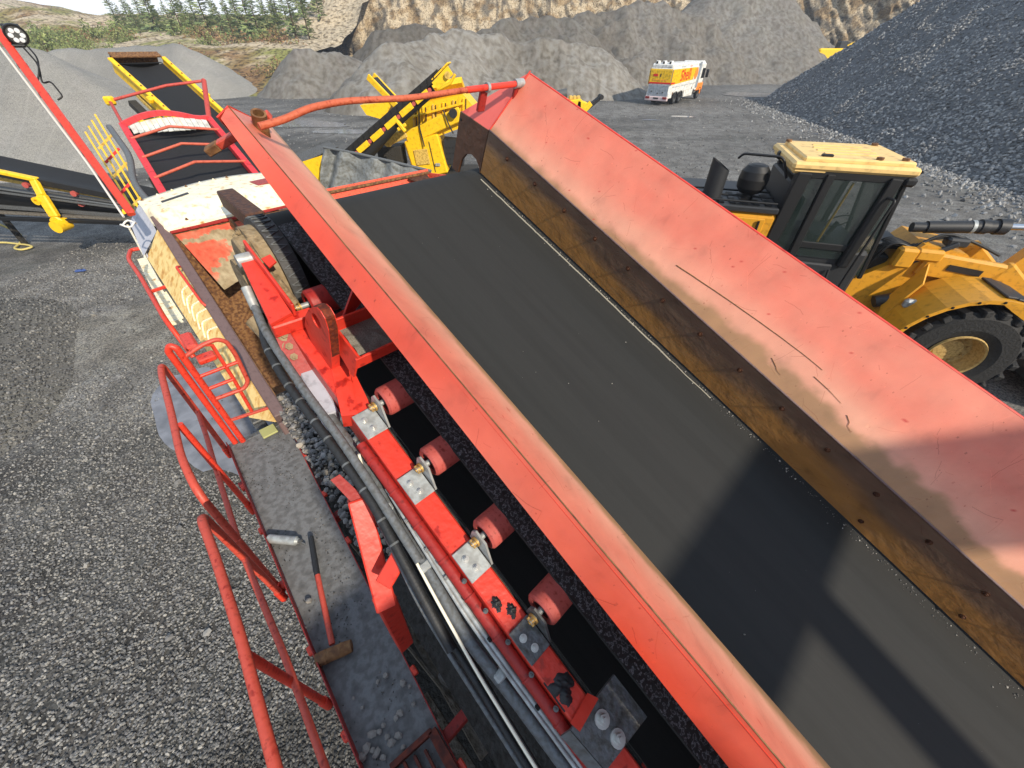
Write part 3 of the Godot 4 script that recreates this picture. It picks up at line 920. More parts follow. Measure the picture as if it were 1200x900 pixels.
func build_frame(P: Node3D) -> void:
	var s := st()
	box(s, V(0.088, 0.16, 5.5), at(0.318, -0.181, 3.23), 0.006)
	var fr := put(s, "side_frame", M.red, P, TB)
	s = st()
	box(s, V(0.012, 0.11, 5.4), at(0.372, -0.2, 3.25), 0.002)  # dark plate standing in for the black shadow inside the frame
	put(s, "inner_shade_plate", M.dark_steel, fr)
	s = st()
	tube(s, [V(0.252, -0.15, 1.1), V(0.252, -0.15, 6.0)], 0.021, 12)
	var rt := put(s, "red_pipe", M.red_dark, fr)
	for k in 14:
		s = st()
		cyl(s, V(0.252, -0.15, 1.18 + k * 0.155), V(0.252, -0.15, 1.188 + k * 0.155), 0.0235, 12)
		put(s, "collar", M.red_dark, rt)
	for k in 12:
		s = st()
		bolt(s, V(0.262, -0.118, 1.75 + k * 0.12), V(-0.6, 1, 0), 0.009)
		put(s, "bolt", M.steel, fr)
	# conduits, tubes and cables along the frame
	var runs := [
		["grey_conduit", M.hose_grey, 0.021, [V(0.225, -0.22, 0.55), V(0.228, -0.22, 0.95), V(0.232, -0.22, 1.23), V(0.205, -0.22, 1.4), V(0.201, -0.22, 1.63), V(0.175, -0.22, 1.9), V(0.191, -0.22, 2.13), V(0.205, -0.22, 2.6), V(0.2, -0.24, 5.0)]],
		["galvanised_tube", M.galv, 0.011, [V(0.251, -0.165, 1.155), V(0.258, -0.18, 1.215), V(0.246, -0.18, 1.336), V(0.236, -0.18, 1.569), V(0.224, -0.18, 1.846), V(0.226, -0.18, 2.135), V(0.235, -0.18, 2.418), V(0.23, -0.19, 5.0)]],
		["galvanised_tube", M.galv, 0.007, [V(0.238, -0.175, 1.3), V(0.222, -0.175, 1.569), V(0.208, -0.175, 1.846), V(0.212, -0.175, 2.135), V(0.218, -0.175, 2.418), V(0.21, -0.19, 5.0)]],
		["white_cable", mat(Color(0.92, 0.9, 0.82), 0.5), 0.0055, [V(0.225, -0.15, 1.13), V(0.214, -0.2, 1.17), V(0.208, -0.2, 1.262), V(0.187, -0.2, 1.523), V(0.165, -0.2, 1.726), V(0.14, -0.2, 2.003), V(0.126, -0.2, 2.305), V(0.11, -0.2, 2.9)]],
		["black_hose", M.hose, 0.011, [V(0.21, -0.36, 1.3), V(0.196, -0.33, 1.45), V(0.172, -0.33, 1.66), V(0.16, -0.33, 1.9), V(0.158, -0.33, 2.05), V(0.14, -0.33, 2.25), V(0.12, -0.33, 2.9)]],
		["black_hose", M.hose_grey, 0.009, [V(0.17, -0.36, 1.35), V(0.15, -0.34, 1.5), V(0.12, -0.34, 1.7), V(0.112, -0.34, 1.9), V(0.108, -0.34, 2.1), V(0.09, -0.34, 2.9)]],
		["black_hose", M.hose, 0.011, [V(0.196, -0.34, 1.3), V(0.176, -0.3, 1.45), V(0.144, -0.3, 1.663), V(0.135, -0.3, 1.89), V(0.13, -0.3, 2.041), V(0.118, -0.3, 2.247), V(0.1, -0.3, 2.9)]],
		["hydraulic_hose", M.hose, 0.018, [V(0.25, -0.2, 0.2), V(0.239, -0.2, 0.29), V(0.181, -0.2, 0.425), V(0.162, -0.2, 0.623), V(0.165, -0.2, 0.825), V(0.172, -0.2, 1.04), V(0.172, -0.2, 1.319), V(0.15, -0.22, 1.54), V(0.12, -0.28, 1.9)]],
		["hydraulic_hose", M.hose_grey, 0.017, [V(0.234, -0.1, 0.2), V(0.224, -0.15, 0.286), V(0.205, -0.15, 0.395), V(0.198, -0.15, 0.552), V(0.196, -0.15, 0.773), V(0.202, -0.15, 1.013), V(0.2, -0.17, 1.276), V(0.19, -0.2, 1.594)]],
		["thin_cable", M.black, 0.006, [V(0.24, -0.17, 1.3), V(0.2, -0.26, 1.6), V(0.16, -0.28, 1.9), V(0.14, -0.3, 2.4)]]]
	for q in runs:
		s = st()
		tube(s, rounded(q[3], 0.08), q[2], 12)
		var o := put(s, q[0], q[1], P, TB)
		if q[0] == "hydraulic_hose":
			s = st()
			cyl(s, q[3][0], q[3][1], q[2] * 1.18, 12)
			put(s, "fitting", M.galv, o)
			for k in range(2, 7):
				for j in 2:
					s = st()
					var c: Vector3 = (q[3][k] as Vector3).lerp(q[3][k + 1], 0.3 + j * 0.45)
					var d: Vector3 = ((q[3][k + 1] as Vector3) - q[3][k]).normalized()
					cyl(s, c - d * 0.004, c + d * 0.004, q[2] * 1.05, 12)
					put(s, "wrap_tie", M.hose_grey, o)
		if q[0] == "grey_conduit":
			for w in [1.36, 1.62, 2.06]:
				s = st()
				box(s, V(0.052, 0.05, 0.035), at(0.2, -0.22, w), 0.006)
				put(s, "coupling", M.galv, o)
		if q[0] == "galvanised_tube":
			for w in [1.45, 1.58, 1.7, 1.95, 2.2]:
				s = st()
				box(s, V(0.03, 0.012, 0.016), at(0.236, -0.166, w), 0.002)
				put(s, "cable_clip", M.bolt if w < 1.9 else M.black, o)
	# drive mount at the head: arm, box rail and bolted plate
	s = st()
	slab(s, [V(0.26, 0, 0.155), V(0.319, 0, 0.163), V(0.305, 0, 0.484), V(0.305, 0, 0.501), V(0.213, 0, 0.519)], V(0, -0.014, 0))
	slab(s, [V(0.262, -0.016, 0.16), V(0.216, -0.016, 0.515), V(0.216, -0.12, 0.5), V(0.262, -0.1, 0.17)], V(0.012, 0, 0))
	var arm := put(s, "drive_arm", M.red_clean, P, TB)
	s = st()
	bar(s, V(0.314, 0.012, 0.09), V(0.316, 0.012, 0.505), 0.012, 0.07, V(0, 1, 0), 0.003)
	put(s, "arm_flange", M.red_clean, arm)
	s = st()
	cyl(s, V(0.25, -0.01, 0.14), V(0.32, -0.01, 0.14), 0.028, 16)
	put(s, "arm_pin", M.galv, arm)
	s = st()
	slab(s, [V(0.33, 0.02, 0.2), V(0.372, 0.02, 0.19), V(0.375, 0.02, 0.24), V(0.335, 0.02, 0.26)], V(0, 0.008, 0))
	put(s, "lifting_tab", M.red_clean, arm)
	s = st()
	box(s, V(0.17, 0.07, 0.05), Transform3D(Basis(V(0, 1, 0), -0.05), V(0.3, -0.06, 0.5)), 0.006)
	put(s, "box_rail", M.red_clean, P, TB)
	s = st()
	slab(s, [V(0.222, -0.09, 0.46), V(0.375, -0.09, 0.478), V(0.3, -0.2, 0.655), V(0.192, -0.2, 0.69)], V(0, -0.012, -0.006))
	var bp := put(s, "bolted_plate", M.red_dark, P, TB)
	for q in [V(0.249, -0.115, 0.502), V(0.243, -0.142, 0.546), V(0.238, -0.166, 0.587)]:
		s = st()
		bolt(s, q, V(0, 1, 0.6), 0.026)
		put(s, "bolt", M.mud_tan, bp)
	# lifting lug: outline in (n, w), with its eye
	s = st()
	var rim := []
	for q in [[-0.32, 0.665], [-0.008, 0.575], [0.1, 0.62], [0.18, 0.668], [0.24, 0.715], [0.275, 0.752], [0.285, 0.78], [0.272, 0.805], [0.22, 0.815], [0.03, 0.792], [-0.32, 0.72]]: rim.append(Vector2(q[1], q[0]))
	var c0 := Vector2(0.72, 0.17)
	var lx := Transform3D(Basis(V(0, 0, 1), V(0, 1, 0), V(-1, 0, 0)), V(0.338, 0, 0))
	s = st()
	for hf in [-1.0, 1.0]:
		var half := PackedVector2Array([Vector2(-9, 0.17), Vector2(9, 0.17), Vector2(9, 0.17 + 9 * hf), Vector2(-9, 0.17 + 9 * hf)])
		var hp := PackedVector2Array()
		for k in 16: hp.append(c0 + Vector2(cos(TAU * k / 16.0) * 0.03, sin(TAU * k / 16.0) * 0.045).rotated(-0.55))
		for body in Geometry2D.intersect_polygons(PackedVector2Array(rim), half):
			for piece in Geometry2D.clip_polygons(body, hp): plate(s, Array(piece), 0.036, lx)
	var lug := put(s, "lifting_lug", M.red_clean, P, TB)
	s = st()
	for i in range(4, 9):
		var a: Vector2 = rim[i]
		var b: Vector2 = rim[i + 1]
		bar(s, V(0.338, a.y, a.x), V(0.338, b.y, b.x), 0.03, 0.006, V(0, 1, 0.4), 0.001)
	put(s, "rusty_edge", mat(Color(0.85, 0.45, 0.2), 0.8, M.rust.albedo_texture, 3.0, M.rust.normal_texture, 1.0), lug)
	s = st()
	slab(s, [V(0.345, -0.095, 0.69), V(0.402, -0.095, 0.743), V(0.3, -0.095, 1.004), V(0.245, -0.095, 0.975)], V(0, -0.1, 0))
	slab(s, [V(0.402, -0.1, 0.75), V(0.302, -0.1, 1.0), V(0.36, -0.1, 1.0)], V(0, -0.012, 0))
	put(s, "frame_post", M.red_clean, P, TB)
	s = st()   # channel that carries the hopper side over the belt edge
	box(s, V(0.3, 0.01, 0.19), at(0.515, 0.05, 0.8), 0.002)
	box(s, V(0.3, 0.07, 0.01), at(0.515, 0.085, 0.704), 0.002)
	box(s, V(0.3, 0.06, 0.01), at(0.515, 0.08, 0.896), 0.002)
	slab(s, [V(0.355, 0.045, 0.72), V(0.372, 0.12, 0.7), V(0.372, 0.12, 0.9), V(0.355, 0.0, 0.9)], V(0.01, 0, 0))
	var chn := put(s, "cross_channel", M.red, P, TB)
	s = st()
	sheet(s, 24, 14, func(u, v): return V(lerpf(0.4, 0.655, u), 0.056 + 0.02 * sin(v * PI) * (0.6 + nz2.get_noise_2d(u * 300.0, v * 300.0)), lerpf(0.712, 0.888, v)))
	put(s, "settled_debris", mat(Color(0.5, 0.49, 0.46), 0.95, M.mud.albedo_texture, 9.0, M.rust.normal_texture, 1.2), chn)
	s = st()
	slab(s, [V(0.4, 0.06, 0.7), V(0.58, 0.06, 0.6), V(0.58, 0.26, 0.6)], V(0, 0, 0.008))
	slab(s, [V(0.37, 0.0, 0.6), V(0.6, 0.0, 0.56), V(0.6, 0.0, 0.7), V(0.38, 0.0, 0.7)], V(0, -0.01, 0))
	put(s, "gusset", M.red, chn)
	s = st()
	box(s, V(0.07, 0.14, 0.24), Transform3D(Basis(V(0, 1, 0), -0.12), V(0.245, -0.265, 0.775)), 0.006)
	put(s, "junction_box", M.grey_box, P, TB)
	s = st()
	slab(s, [V(0.255, -0.08, 2.285), V(0.469, -0.08, 2.299), V(0.469, -0.08, 2.45), V(0.268, -0.08, 2.428)], V(0, -0.012, 0))
	slab(s, [V(0.255, -0.081, 2.285), V(0.268, -0.081, 2.428), V(0.24, -0.11, 2.43), V(0.228, -0.11, 2.285)], V(0, -0.01, 0))
	var sp := put(s, "scraper_plate", M.steel, P, TB)
	for q in [V(0.349, -0.08, 2.341), V(0.352, -0.08, 2.408)]:
		s = st()
		bolt(s, q, V(0, 1, 0), 0.026)
		put(s, "bolt", M.bolt, sp)
	s = st()
	slab(s, [V(0.268, -0.098, 2.275), V(0.365, -0.098, 2.265), V(0.372, -0.06, 2.285), V(0.268, -0.06, 2.29)], V(0, 0.01, 0.01))
	put(s, "stop_block", M.red, P, TB)
	rng.seed = 9
	for q in [V(0.315, -0.099, 2.2), V(0.33, -0.099, 1.93), V(0.303, -0.099, 1.88)]:
		s = st()
		var sz: float = 0.042 if q.z > 2.1 else 0.022
		sheet(s, 14, 14, func(u, v):
			var a := Vector2(u - 0.5, v - 0.5)
			var e: float = a.length() * 2.0 / (0.75 + 0.7 * nz2.get_noise_2d(atan2(a.y, a.x) * 60.0, q.z * 90.0))
			return q + V(a.x * sz * 2.0, maxf(-0.003, 0.02 * (1.0 - e * e) * (0.7 + nz2.get_noise_2d(u * 900.0, v * 900.0))), a.y * sz * 2.4))
		put(s, "grease_lump", M.hose, fr)
	# legs from the frame down to the chassis
	for q in [[V(0.105, -0.34, 1.198), V(0.18, -0.34, 1.253), V(0.09, -0.36, 1.535), V(0.007, -0.36, 1.464)], [V(0.105, -0.34, 3.2), V(0.18, -0.34, 3.253), V(0.09, -0.36, 3.535), V(0.007, -0.36, 3.464)]]:
		s = st()
		bar(s, V(0.155, -0.36, q[0].z + 0.02), V(0.03, -0.62, q[2].z + 0.09), 0.085, 0.07, V(0, 1, 0), 0.006)
		bar(s, V(0.04, -0.6, q[2].z + 0.06), V(0.02, -1.5, q[2].z + 0.3), 0.085, 0.07, V(0, 0, 1), 0.006)
		var lg := put(s, "support_leg", M.red_clean, P, TB)
		s = st()
		bar(s, V(0.07, -0.45, q[2].z + 0.02), V(0.24, -0.34, q[2].z - 0.05), 0.07, 0.06, V(0, 1, 0), 0.004)
		put(s, "brace", M.red, lg)
		s = st()
		slab(s, [q[0] + V(0.0, 0.03, -0.1), q[0] + V(0.04, 0.03, -0.1), q[1] + V(0.0, 0.0, 0.0), q[0] + V(0.02, 0.0, 0.02)], V(0, -0.05, 0))
		put(s, "bracket", M.red_dark, lg)

func build_walkway(P: Node3D) -> void:
	var y := 1.9
	var s := st()
	var L0 := V(-0.32, y, -3.69)
	var L1 := V(-0.54, y, 0.9)
	var R0 := V(0.213, y, -3.66)
	var R1 := V(-0.19, y, 0.9)
	slab(s, [L0, R0, R1, L1], V(0, -0.012, 0))
	var dk := put(s, "walkway_deck", M.deck, P)
	s = st()
	sheet(s, 60, 300, func(u, v):
		var p := L0.lerp(R0, u).lerp(L1.lerp(R1, u), v)
		var e := minf(u, 1.0 - u)
		return p + V(0, 0.002 + maxf(0.0, nz2.get_noise_2d(p.x * 60.0, p.z * 60.0) + 0.1) * 0.006 + maxf(0.0, 0.1 - e) * 0.06 * (0.5 + nz.get_noise_2d(p.x * 60.0, p.z * 60.0)), 0))
	put(s, "caked_mud", M.deck, dk)
	var crumbs := []
	rng.seed = 88
	while crumbs.size() < 900:
		var u := rng.randf()
		var v := rng.randf() * 0.8
		if nz2.get_noise_2d(u * 120.0, v * 700.0) < rng.randf_range(-0.15, 0.25): continue
		crumbs.append([L0.lerp(R0, u).lerp(L1.lerp(R1, u), v) + V(0, 0.006, 0), rng.randf_range(0.004, 0.014)])
	stones("crumbs", "", crumbs, [Color(0.07, 0.07, 0.07), Color(0.12, 0.115, 0.11), Color(0.05, 0.05, 0.05), Color(0.2, 0.19, 0.18)], 600, dk)
	for q in [[R0, R1, 0.035, "edge_strip"], [L0, L1, 0.1, "toe_board"]]:
		s = st()
		bar(s, q[0] + V(0, q[2] * 0.5 - 0.01, 0), q[1] + V(0, q[2] * 0.5 - 0.01, 0), 0.007, q[2], V(0, 1, 0), 0.001)
		var o := put(s, q[3], M.red_dark, dk)
		for k in 6:
			s = st()
			var c: Vector3 = (q[0] as Vector3).lerp(q[1], 0.13 + k * 0.12)
			box(s, V(0.03, 0.035, 0.06), Transform3D(Basis(), c + V(0.018 if q[2] < 0.05 else -0.02, 0.02, 0)), 0.006)
			put(s, "tab", M.rail, dk)
	s = st()
	bar(s, V(-0.33, y - 0.05, -3.72), V(0.22, y - 0.05, -3.69), 0.06, 0.11, V(0, 1, 0), 0.005)
	put(s, "end_step", M.steel, dk)
	for k in 5:   # cross members under the deck
		s = st()
		bar(s, V(-0.4, y - 0.07, -3.2 + k * 0.9), V(0.9, y - 0.07, -3.2 + k * 0.9), 0.06, 0.08, V(0, 1, 0), 0.004)
		put(s, "deck_bearer", M.red_dark, dk)
	# slotted rusty step at the near end
	s = st()
	for k in 5: bar(s, V(-0.34 + 0.055 * k, y + 0.04, -0.58 + 0.02 * k), V(-0.38 + 0.055 * k, y + 0.04, 0.3), 0.016, 0.04, V(0, 1, 0), 0.003)
	bar(s, V(-0.35, y + 0.04, -0.59), V(-0.1, y + 0.04, -0.56), 0.03, 0.05, V(0, 1, 0), 0.003)
	bar(s, V(-0.1, y + 0.04, -0.56), V(-0.13, y + 0.04, 0.3), 0.05, 0.05, V(0, 1, 0), 0.003)
	put(s, "step_grate", mat(Color(0.72, 0.36, 0.24), 0.7, M.rust.albedo_texture, 1.5), dk)
	# guard rails
	var ht := 2.97
	var hm := 2.46
	var top1 := rounded([V(-0.354, y, -3.649), V(-0.35, ht, -3.72), V(-0.375, ht, -3.55), V(-0.407, ht, -3.04), V(-0.45, ht, -2.5), V(-0.455, 2.9, -2.22), V(-0.457, y, -2.0)], 0.12)
	var top2 := rounded([V(-0.46, y, -1.94), V(-0.466, ht, -2.0), V(-0.468, ht, -1.67), V(-0.486, ht, -1.2), V(-0.521, ht, -0.72), V(-0.6, ht, 0.6), V(-0.58, y, 0.7)], 0.1)
	for q in [top1, top2]:
		s = st()
		tube(s, q, 0.022, 14)
		var rl := put(s, "guard_rail", M.rail_old, P)
		s = st()
		if q == top1: tube(s, rounded([V(-0.345, hm, -3.68), V(-0.364, hm, -3.3), V(-0.397, hm, -2.91), V(-0.455, hm, -2.1)], 0.1), 0.018, 12)
		else: tube(s, rounded([V(-0.462, hm, -1.97), V(-0.474, hm, -1.23), V(-0.5, hm, -0.7), V(-0.57, hm, 0.65)], 0.1), 0.018, 12)
		put(s, "mid_rail", M.rail_old, rl)
		for b in ([V(-0.39, y, -2.84)] if q == top1 else [V(-0.492, y, -1.119), V(-0.535, y, -0.25)]):
			s = st()
			tube(s, [b + V(0, -0.05, 0), V(b.x - 0.004, ht, b.z)], 0.021, 14)
			put(s, "post", M.rail, rl)
	for b in [V(-0.354, y, -3.649), V(-0.39, y, -2.84), V(-0.457, y, -2.0), V(-0.462, y, -1.94), V(-0.492, y, -1.119)]:
		s = st()
		cyl(s, b + V(0, -0.06, 0), b + V(0, 0.06, 0), 0.027, 14)
		put(s, "post_socket", M.rail, dk)
	# end gate across the far end of the walkway
	var gz := -3.697
	s = st()
	tube(s, rounded([V(-0.201, y, gz), V(-0.201, 3.06, gz), V(-0.232, 3.09, gz - 0.015), V(-0.263, 3.04, gz - 0.03), V(-0.263, y, gz - 0.03)], 0.02), 0.026, 14)
	var ga := put(s, "end_gate", M.rail, P)
	s = st()
	tube(s, rounded([V(-0.2, 2.96, gz), V(-0.055, 3.01, gz), V(0.065, 3.017, gz), V(0.12, 2.968, gz), V(0.131, 2.839, gz), V(0.107, 2.517, gz), V(0.052, 2.461, gz), V(-0.2, 2.48, gz)], 0.06), 0.019, 12)
	put(s, "gate_hoop", M.rail_old, ga)
	for q in [[V(-0.04, 3.01, gz), V(0.016, 2.98, gz), V(0.017, 2.6, gz), V(0.001, 2.19, gz)], [V(-0.2, 2.746, gz), V(0.125, 2.744, gz)], [V(-0.2, 2.603, gz), V(0.014, 2.599, gz)]]:
		s = st()
		tube(s, q, 0.016, 10)
		put(s, "gate_rung", M.rail, ga)
	s = st()
	bar(s, V(-0.2, 2.2, gz), V(0.135, 2.14, gz), 0.03, 0.025, V(0, 1, 0), 0.004)
	put(s, "gate_sill", M.rail_old, ga)
	s = st()   # red hinge block beside the cream panel
	box(s, V(0.1, 0.06, 0.3), at(-0.12, 2.85, -4.15), 0.03)
	box(s, V(0.14, 0.05, 0.12), at(-0.07, 2.78, -3.9), 0.01)
	put(s, "hinge_block", M.rail, ga)
	s = st()
	for k in 3: box(s, V(0.12, 0.05, 0.3), at(0.0, 1.75 - 0.0 * k, -4.2 + k * 0.33), 0.01)
	put(s, "valve_block", M.steel, P)
	s = st()
	box(s, V(0.14, 0.02, 0.14), at(0.03, 1.95, -3.6), 0.004)
	put(s, "yellow_tag_plate", mat(Color(0.66, 0.66, 0.42), 0.6), P)

func build_front(P: Node3D) -> void:
	var s := st()
	# cream panel with louvres, left of the chute
	var FR := V(0.2136, 3.0666, -6.9954)
	var FL := V(-0.0552, 2.7284, -7.12)
	var NL := V(-0.0392, 1.874, -3.916)
	var NR := V(0.1335, 2.0164, -3.6134)
	slab(s, [FR, FL, V(-0.0427, 1.9007, -4.0228), NR], V(0, -0.0356, 0))
	var NE := FL.lerp(NL, 0.8)
	slab(s, [FL + V(0, -0.0178, 0), NE + V(0, -0.0178, 0), NE + V(0.0178, -1.246, 0), FL + V(0.0178, -1.246, 0)], V(0.0356, 0, 0))
	var cp := put(s, "side_panel", M.cream_dust, P)
	var pp := func(u, v): return FR.lerp(NR, v).lerp(FL.lerp(NL, v), u) + V(0, 0.0107, 0)
	for k in 6:
		var v0 := 0.33 + k * 0.047
		s = st()
		var pts := []
		for j in 9:
			var t := j / 8.0
			pts.append(pp.call(0.03 + 0.72 * t, v0 + 0.012 - 0.03 * t + 0.075 * pow(maxf(0.0, t - 0.55) / 0.45, 2.0)))
		for j in 8: bar(s, pts[j], pts[j + 1], 0.0178, 0.0214, V(0, 1, 0), 0.0053)
		put(s, "louvre", M.cream, cp)
	s = st()
	bar(s, V(0.267, 3.12, -7.0488), V(0.1869, 2.0342, -3.56), 0.1104, 0.2136, V(0, 1, 0), 0.0107)
	bar(s, V(0.1869, 2.0342, -3.56), V(0.178, 1.073, -3.382), 0.1068, 0.1068, V(1, 0, 0), 0.0107)
	var bm := put(s, "top_beam", M.beam, P)
	s = st()
	tube(s, rounded([V(0.178, 2.8886, -5.963), V(0.1424, 2.9242, -5.874), V(0.1602, 2.6928, -5.251), V(0.2136, 2.586, -5.2154)], 0.0356), 0.0142, 8)
	put(s, "handle", M.rail, bm)
	# grey folded corner and hood over the front
	s = st()
	slab(s, [V(0, 3.0488, -7.6896), V(0.2403, 3.2713, -7.6896), V(0.1994, 3.031, -7.0844), V(-0.0605, 2.7462, -7.0844)], V(-0.0178, -0.0214, 0))
	slab(s, [V(0, 3.0488, -7.6896), V(-0.0605, 2.7462, -7.0844), V(-0.0534, 1.874, -7.0844), V(0, 2.052, -7.6896)], V(0.0214, 0, 0))
	var hd := put(s, "corner_fairing", M.grey_box, P)
	s = st()
	var hp := func(u, v):
		var x := lerpf(0.196, 2.15, u)
		var zf := -7.65 - 0.46 * sin(clampf(u * 0.7, 0.0, 1.0) * PI)
		return V(x, 3.12 + 0.16 * smoothstep(0.0, 0.35, v) + 0.035 * sin(u * PI) + nz.get_noise_2d(x * 17.0, v * 40.0) * 0.011, lerpf(-6.62 - 0.46 * smoothstep(0.05, 0.0, u), zf, v))
	sheet(s, 60, 14, hp)
	sheet(s, 60, 2, func(u, v): return hp.call(u, 1.0) + V(0, -0.5 * v, 0))
	sheet(s, 60, 2, func(u, v): return hp.call(u, 0.0) + V(0, -0.03 * v, 0.002))
	var hood := put(s, "front_hood", M.cream, P)
	for i in 14:
		s = st()
		var c: Vector3 = hp.call(0.03 + i * 0.05, 0.1 if i % 2 else 0.94)
		bolt(s, c, V(0, 1, 0), 0.0214)
		put(s, "bolt", M.rust if i % 3 == 0 else M.cream, hood)
	s = st()
	slab(s, [V(0.4272, 3.2766, -7.3692), V(0.7832, 3.298, -7.5116), V(0.7832, 3.298, -7.4226), V(0.4272, 3.2766, -7.2802)], V(0, 0.0142, 0))
	put(s, "lifting_slot", M.black, hood)
	s = st()
	slab(s, [V(1.602, 3.3069, -7.476), V(2.314, 3.3194, -7.5472), V(2.314, 3.3194, -7.2624), V(1.6376, 3.3069, -7.1912)], V(0, 0.0107, 0))
	put(s, "red_nameplate", mat(Color(0.66, 0.25, 0.24), 0.6, M.mud.albedo_texture, 3.0), hood)
	# chute: far wall, side walls, floor
	s = st()
	box(s, V(3.916, 2.136, 0.0356), at(2.225, 1.9986, -6.6483), 0.003)
	slab(s, [V(0.2848, 3.031, -6.6394), V(0.2314, 2.052, -3.649), V(0.2314, 0.806, -3.649), V(0.2848, 0.806, -6.6394)], V(0.0267, 0, 0))
	slab(s, [V(0.2848, 1.518, -6.6216), V(4.094, 1.518, -6.6216), V(4.094, 0.717, -4.094), V(0.2848, 0.717, -4.094)], V(0, -0.0356, 0))
	var ch := put(s, "receiving_chute", M.rust, P)
	s = st()
	sheet(s, 60, 40, func(u, v):
		var top := V(lerpf(0.338, 1.175, u), 3.058, -6.613)
		var low := V(lerpf(0.481, 1.068, u), 2.461 + 0.107 * u, -5.981 - 0.178 * u)
		return top.lerp(low, v) + V(0, 0.007 * nz2.get_noise_2d(u * 300.0, v * 300.0), 0),
		func(u, v, _p):
			var q: float = nz.get_noise_2d(u * 70.0, v * 70.0) + nz2.get_noise_2d(u * 400.0, v * 400.0) * 0.5
			var c := Color(0.3, 0.22, 0.12).lerp(Color(0.42, 0.34, 0.21), clampf(0.5 + q, 0.0, 1.0))
			if v < 0.12 + q * 0.1 or (u < 0.5 + q * 0.2 and v > 0.22 + q * 0.1 and v < 0.72 - u * 0.35 + q * 0.2): c = Color(0.72, 0.1, 0.045).lerp(c, clampf(0.1 + q * 0.7, 0.0, 1.0))
			return c)
	put(s, "deflector_plate", M.vertex, ch)
	s = st()
	bar(s, V(0.3026, 3.0933, -6.6216), V(1.958, 3.1111, -6.6127), 0.0356, 0.0356, V(0, 1, 0), 0.0053)
	put(s, "red_edge", M.red_dark, ch)
	s = st()
	slab(s, [V(2.1004, 3.3336, -6.1944), V(3.9872, 3.3336, -6.1588), V(3.9872, 2.319, -6.0876), V(2.1004, 2.319, -6.1232)], V(0, 0, -0.0214))
	slab(s, [V(3.9783, 3.2802, -6.1588), V(4.1118, 3.3336, -5.3044), V(4.1118, 2.408, -5.3044), V(3.9783, 2.319, -6.1588)], V(0.0214, 0, 0))
	var wp := put(s, "worn_end_plate", mat(Color(0.92, 0.38, 0.28), 0.6, M.red.albedo_texture, 2.2, M.rust.normal_texture, 0.5), ch)
	s = st()
	bar(s, V(2.136, 3.2891, -6.1855), V(3.9872, 3.2891, -6.1499), 0.0623, 0.0356, V(0, 1, 0), 0.0053)
	bar(s, V(2.1716, 2.942, -6.1232), V(3.471, 2.9776, -6.1054), 0.0356, 0.1424, V(0, 1, 0), 0.0053)
	put(s, "rusty_edge", M.rust, wp)
	s = st()
	slab(s, [V(3.56, 3.2713, -6.1232), V(3.916, 3.2713, -6.1232), V(3.916, 3.12, -5.696)], V(0, -0.0214, 0))
	slab(s, [V(3.649, 3.2446, -6.1054), V(3.7736, 2.764, -5.696), V(3.649, 2.586, -6.0876)], V(0.0214, 0, 0))
	slab(s, [V(3.916, 3.2802, -6.1232), V(3.9516, 2.764, -5.696), V(3.916, 2.586, -6.0876)], V(0.0214, 0, 0))
	put(s, "gusset", M.rust_dark, wp)
	s = st()   # square rusty tube over the chute
	var a := V(1.05, 3.42, -6.35)
	var b := V(1.03, 3.41, -5.15)
	bar(s, a, b, 0.2, 0.2, V(0, 1, 0), 0.015)
	var sq := put(s, "square_tube", M.rust_dark, ch)
	s = st()
	bar(s, b + (a - b).normalized() * 0.02, b - (a - b).normalized() * 0.004, 0.16, 0.16, V(0, 1, 0), 0.0)
	put(s, "tube_mouth", M.black, sq)
	s = st()
	bar(s, V(0.979, 3.0488, -6.586), V(1.068, 2.6216, -6.141), 0.0356, 0.2492, V(0, 1, 0.4), 0.0071)
	put(s, "stay", M.rust, ch)
	# rubble caught on the ledge beside the beam
	s = st()
	slab(s, [V(0.22, 2.1, -3.9), V(0.95, 2.1, -3.9), V(0.7, 2.0, 0.2), V(0.05, 2.0, 0.2)], V(0, -0.02, 0))
	var lg := put(s, "ledge", M.dark_steel, P)
	var spots := []
	rng.seed = 31
	for i in 2200:
		var z := lerpf(-3.8, -1.5, pow(rng.randf(), 1.3))
		var q := rng.randf_range(0.025, 0.085)
		spots.append([V(rng.randf_range(0.2, 0.8) - (z + 3.8) * 0.04, 2.1 - (z + 3.8) * 0.025 + rng.randf() * 0.05, z), q])
	stones("rubble", "", spots, [Color(0.26, 0.26, 0.265), Color(0.18, 0.18, 0.185), Color(0.36, 0.33, 0.29), Color(0.12, 0.12, 0.12)], 400, lg)
	# lower cream strip and hand hoop outside the panel
	s = st()
	slab(s, [V(-0.255, 1.6, -10.8), V(-0.09, 1.6, -10.8), V(-0.1275, 1.6, -7.5), V(-0.3, 1.6, -7.5)], V(0, -0.06, 0))
	slab(s, [V(-0.09, 1.6, -10.8), V(-0.1275, 1.6, -7.5), V(-0.12, 2.25, -7.5), V(-0.09, 2.25, -10.8)], V(0.03, 0, 0))
	put(s, "lower_panel", M.cream, P)
	s = st()
	tube(s, rounded([V(-0.075, 2.2, -9.342), V(-0.225, 2.2, -9.3855), V(-0.315, 2.2, -8.973), V(-0.2805, 2.2, -7.9755), V(-0.2625, 2.2, -6.243), V(-0.225, 1.75, -5.925)], 0.18), 0.03, 12)
	bar(s, V(-0.27, 2.185, -7.35), V(-0.045, 2.2, -7.35), 0.03, 0.045, V(0, 1, 0), 0.0045)
	put(s, "hand_hoop", M.rail, P)
	# light mast
	s = st()
	bar(s, V(0.0525, 3.4, -6.495), V(-0.102, 5.125, -8.73), 0.08, 0.08, V(0, 1, 0), 0.015)
	var ma := put(s, "light_mast", M.rail, P)
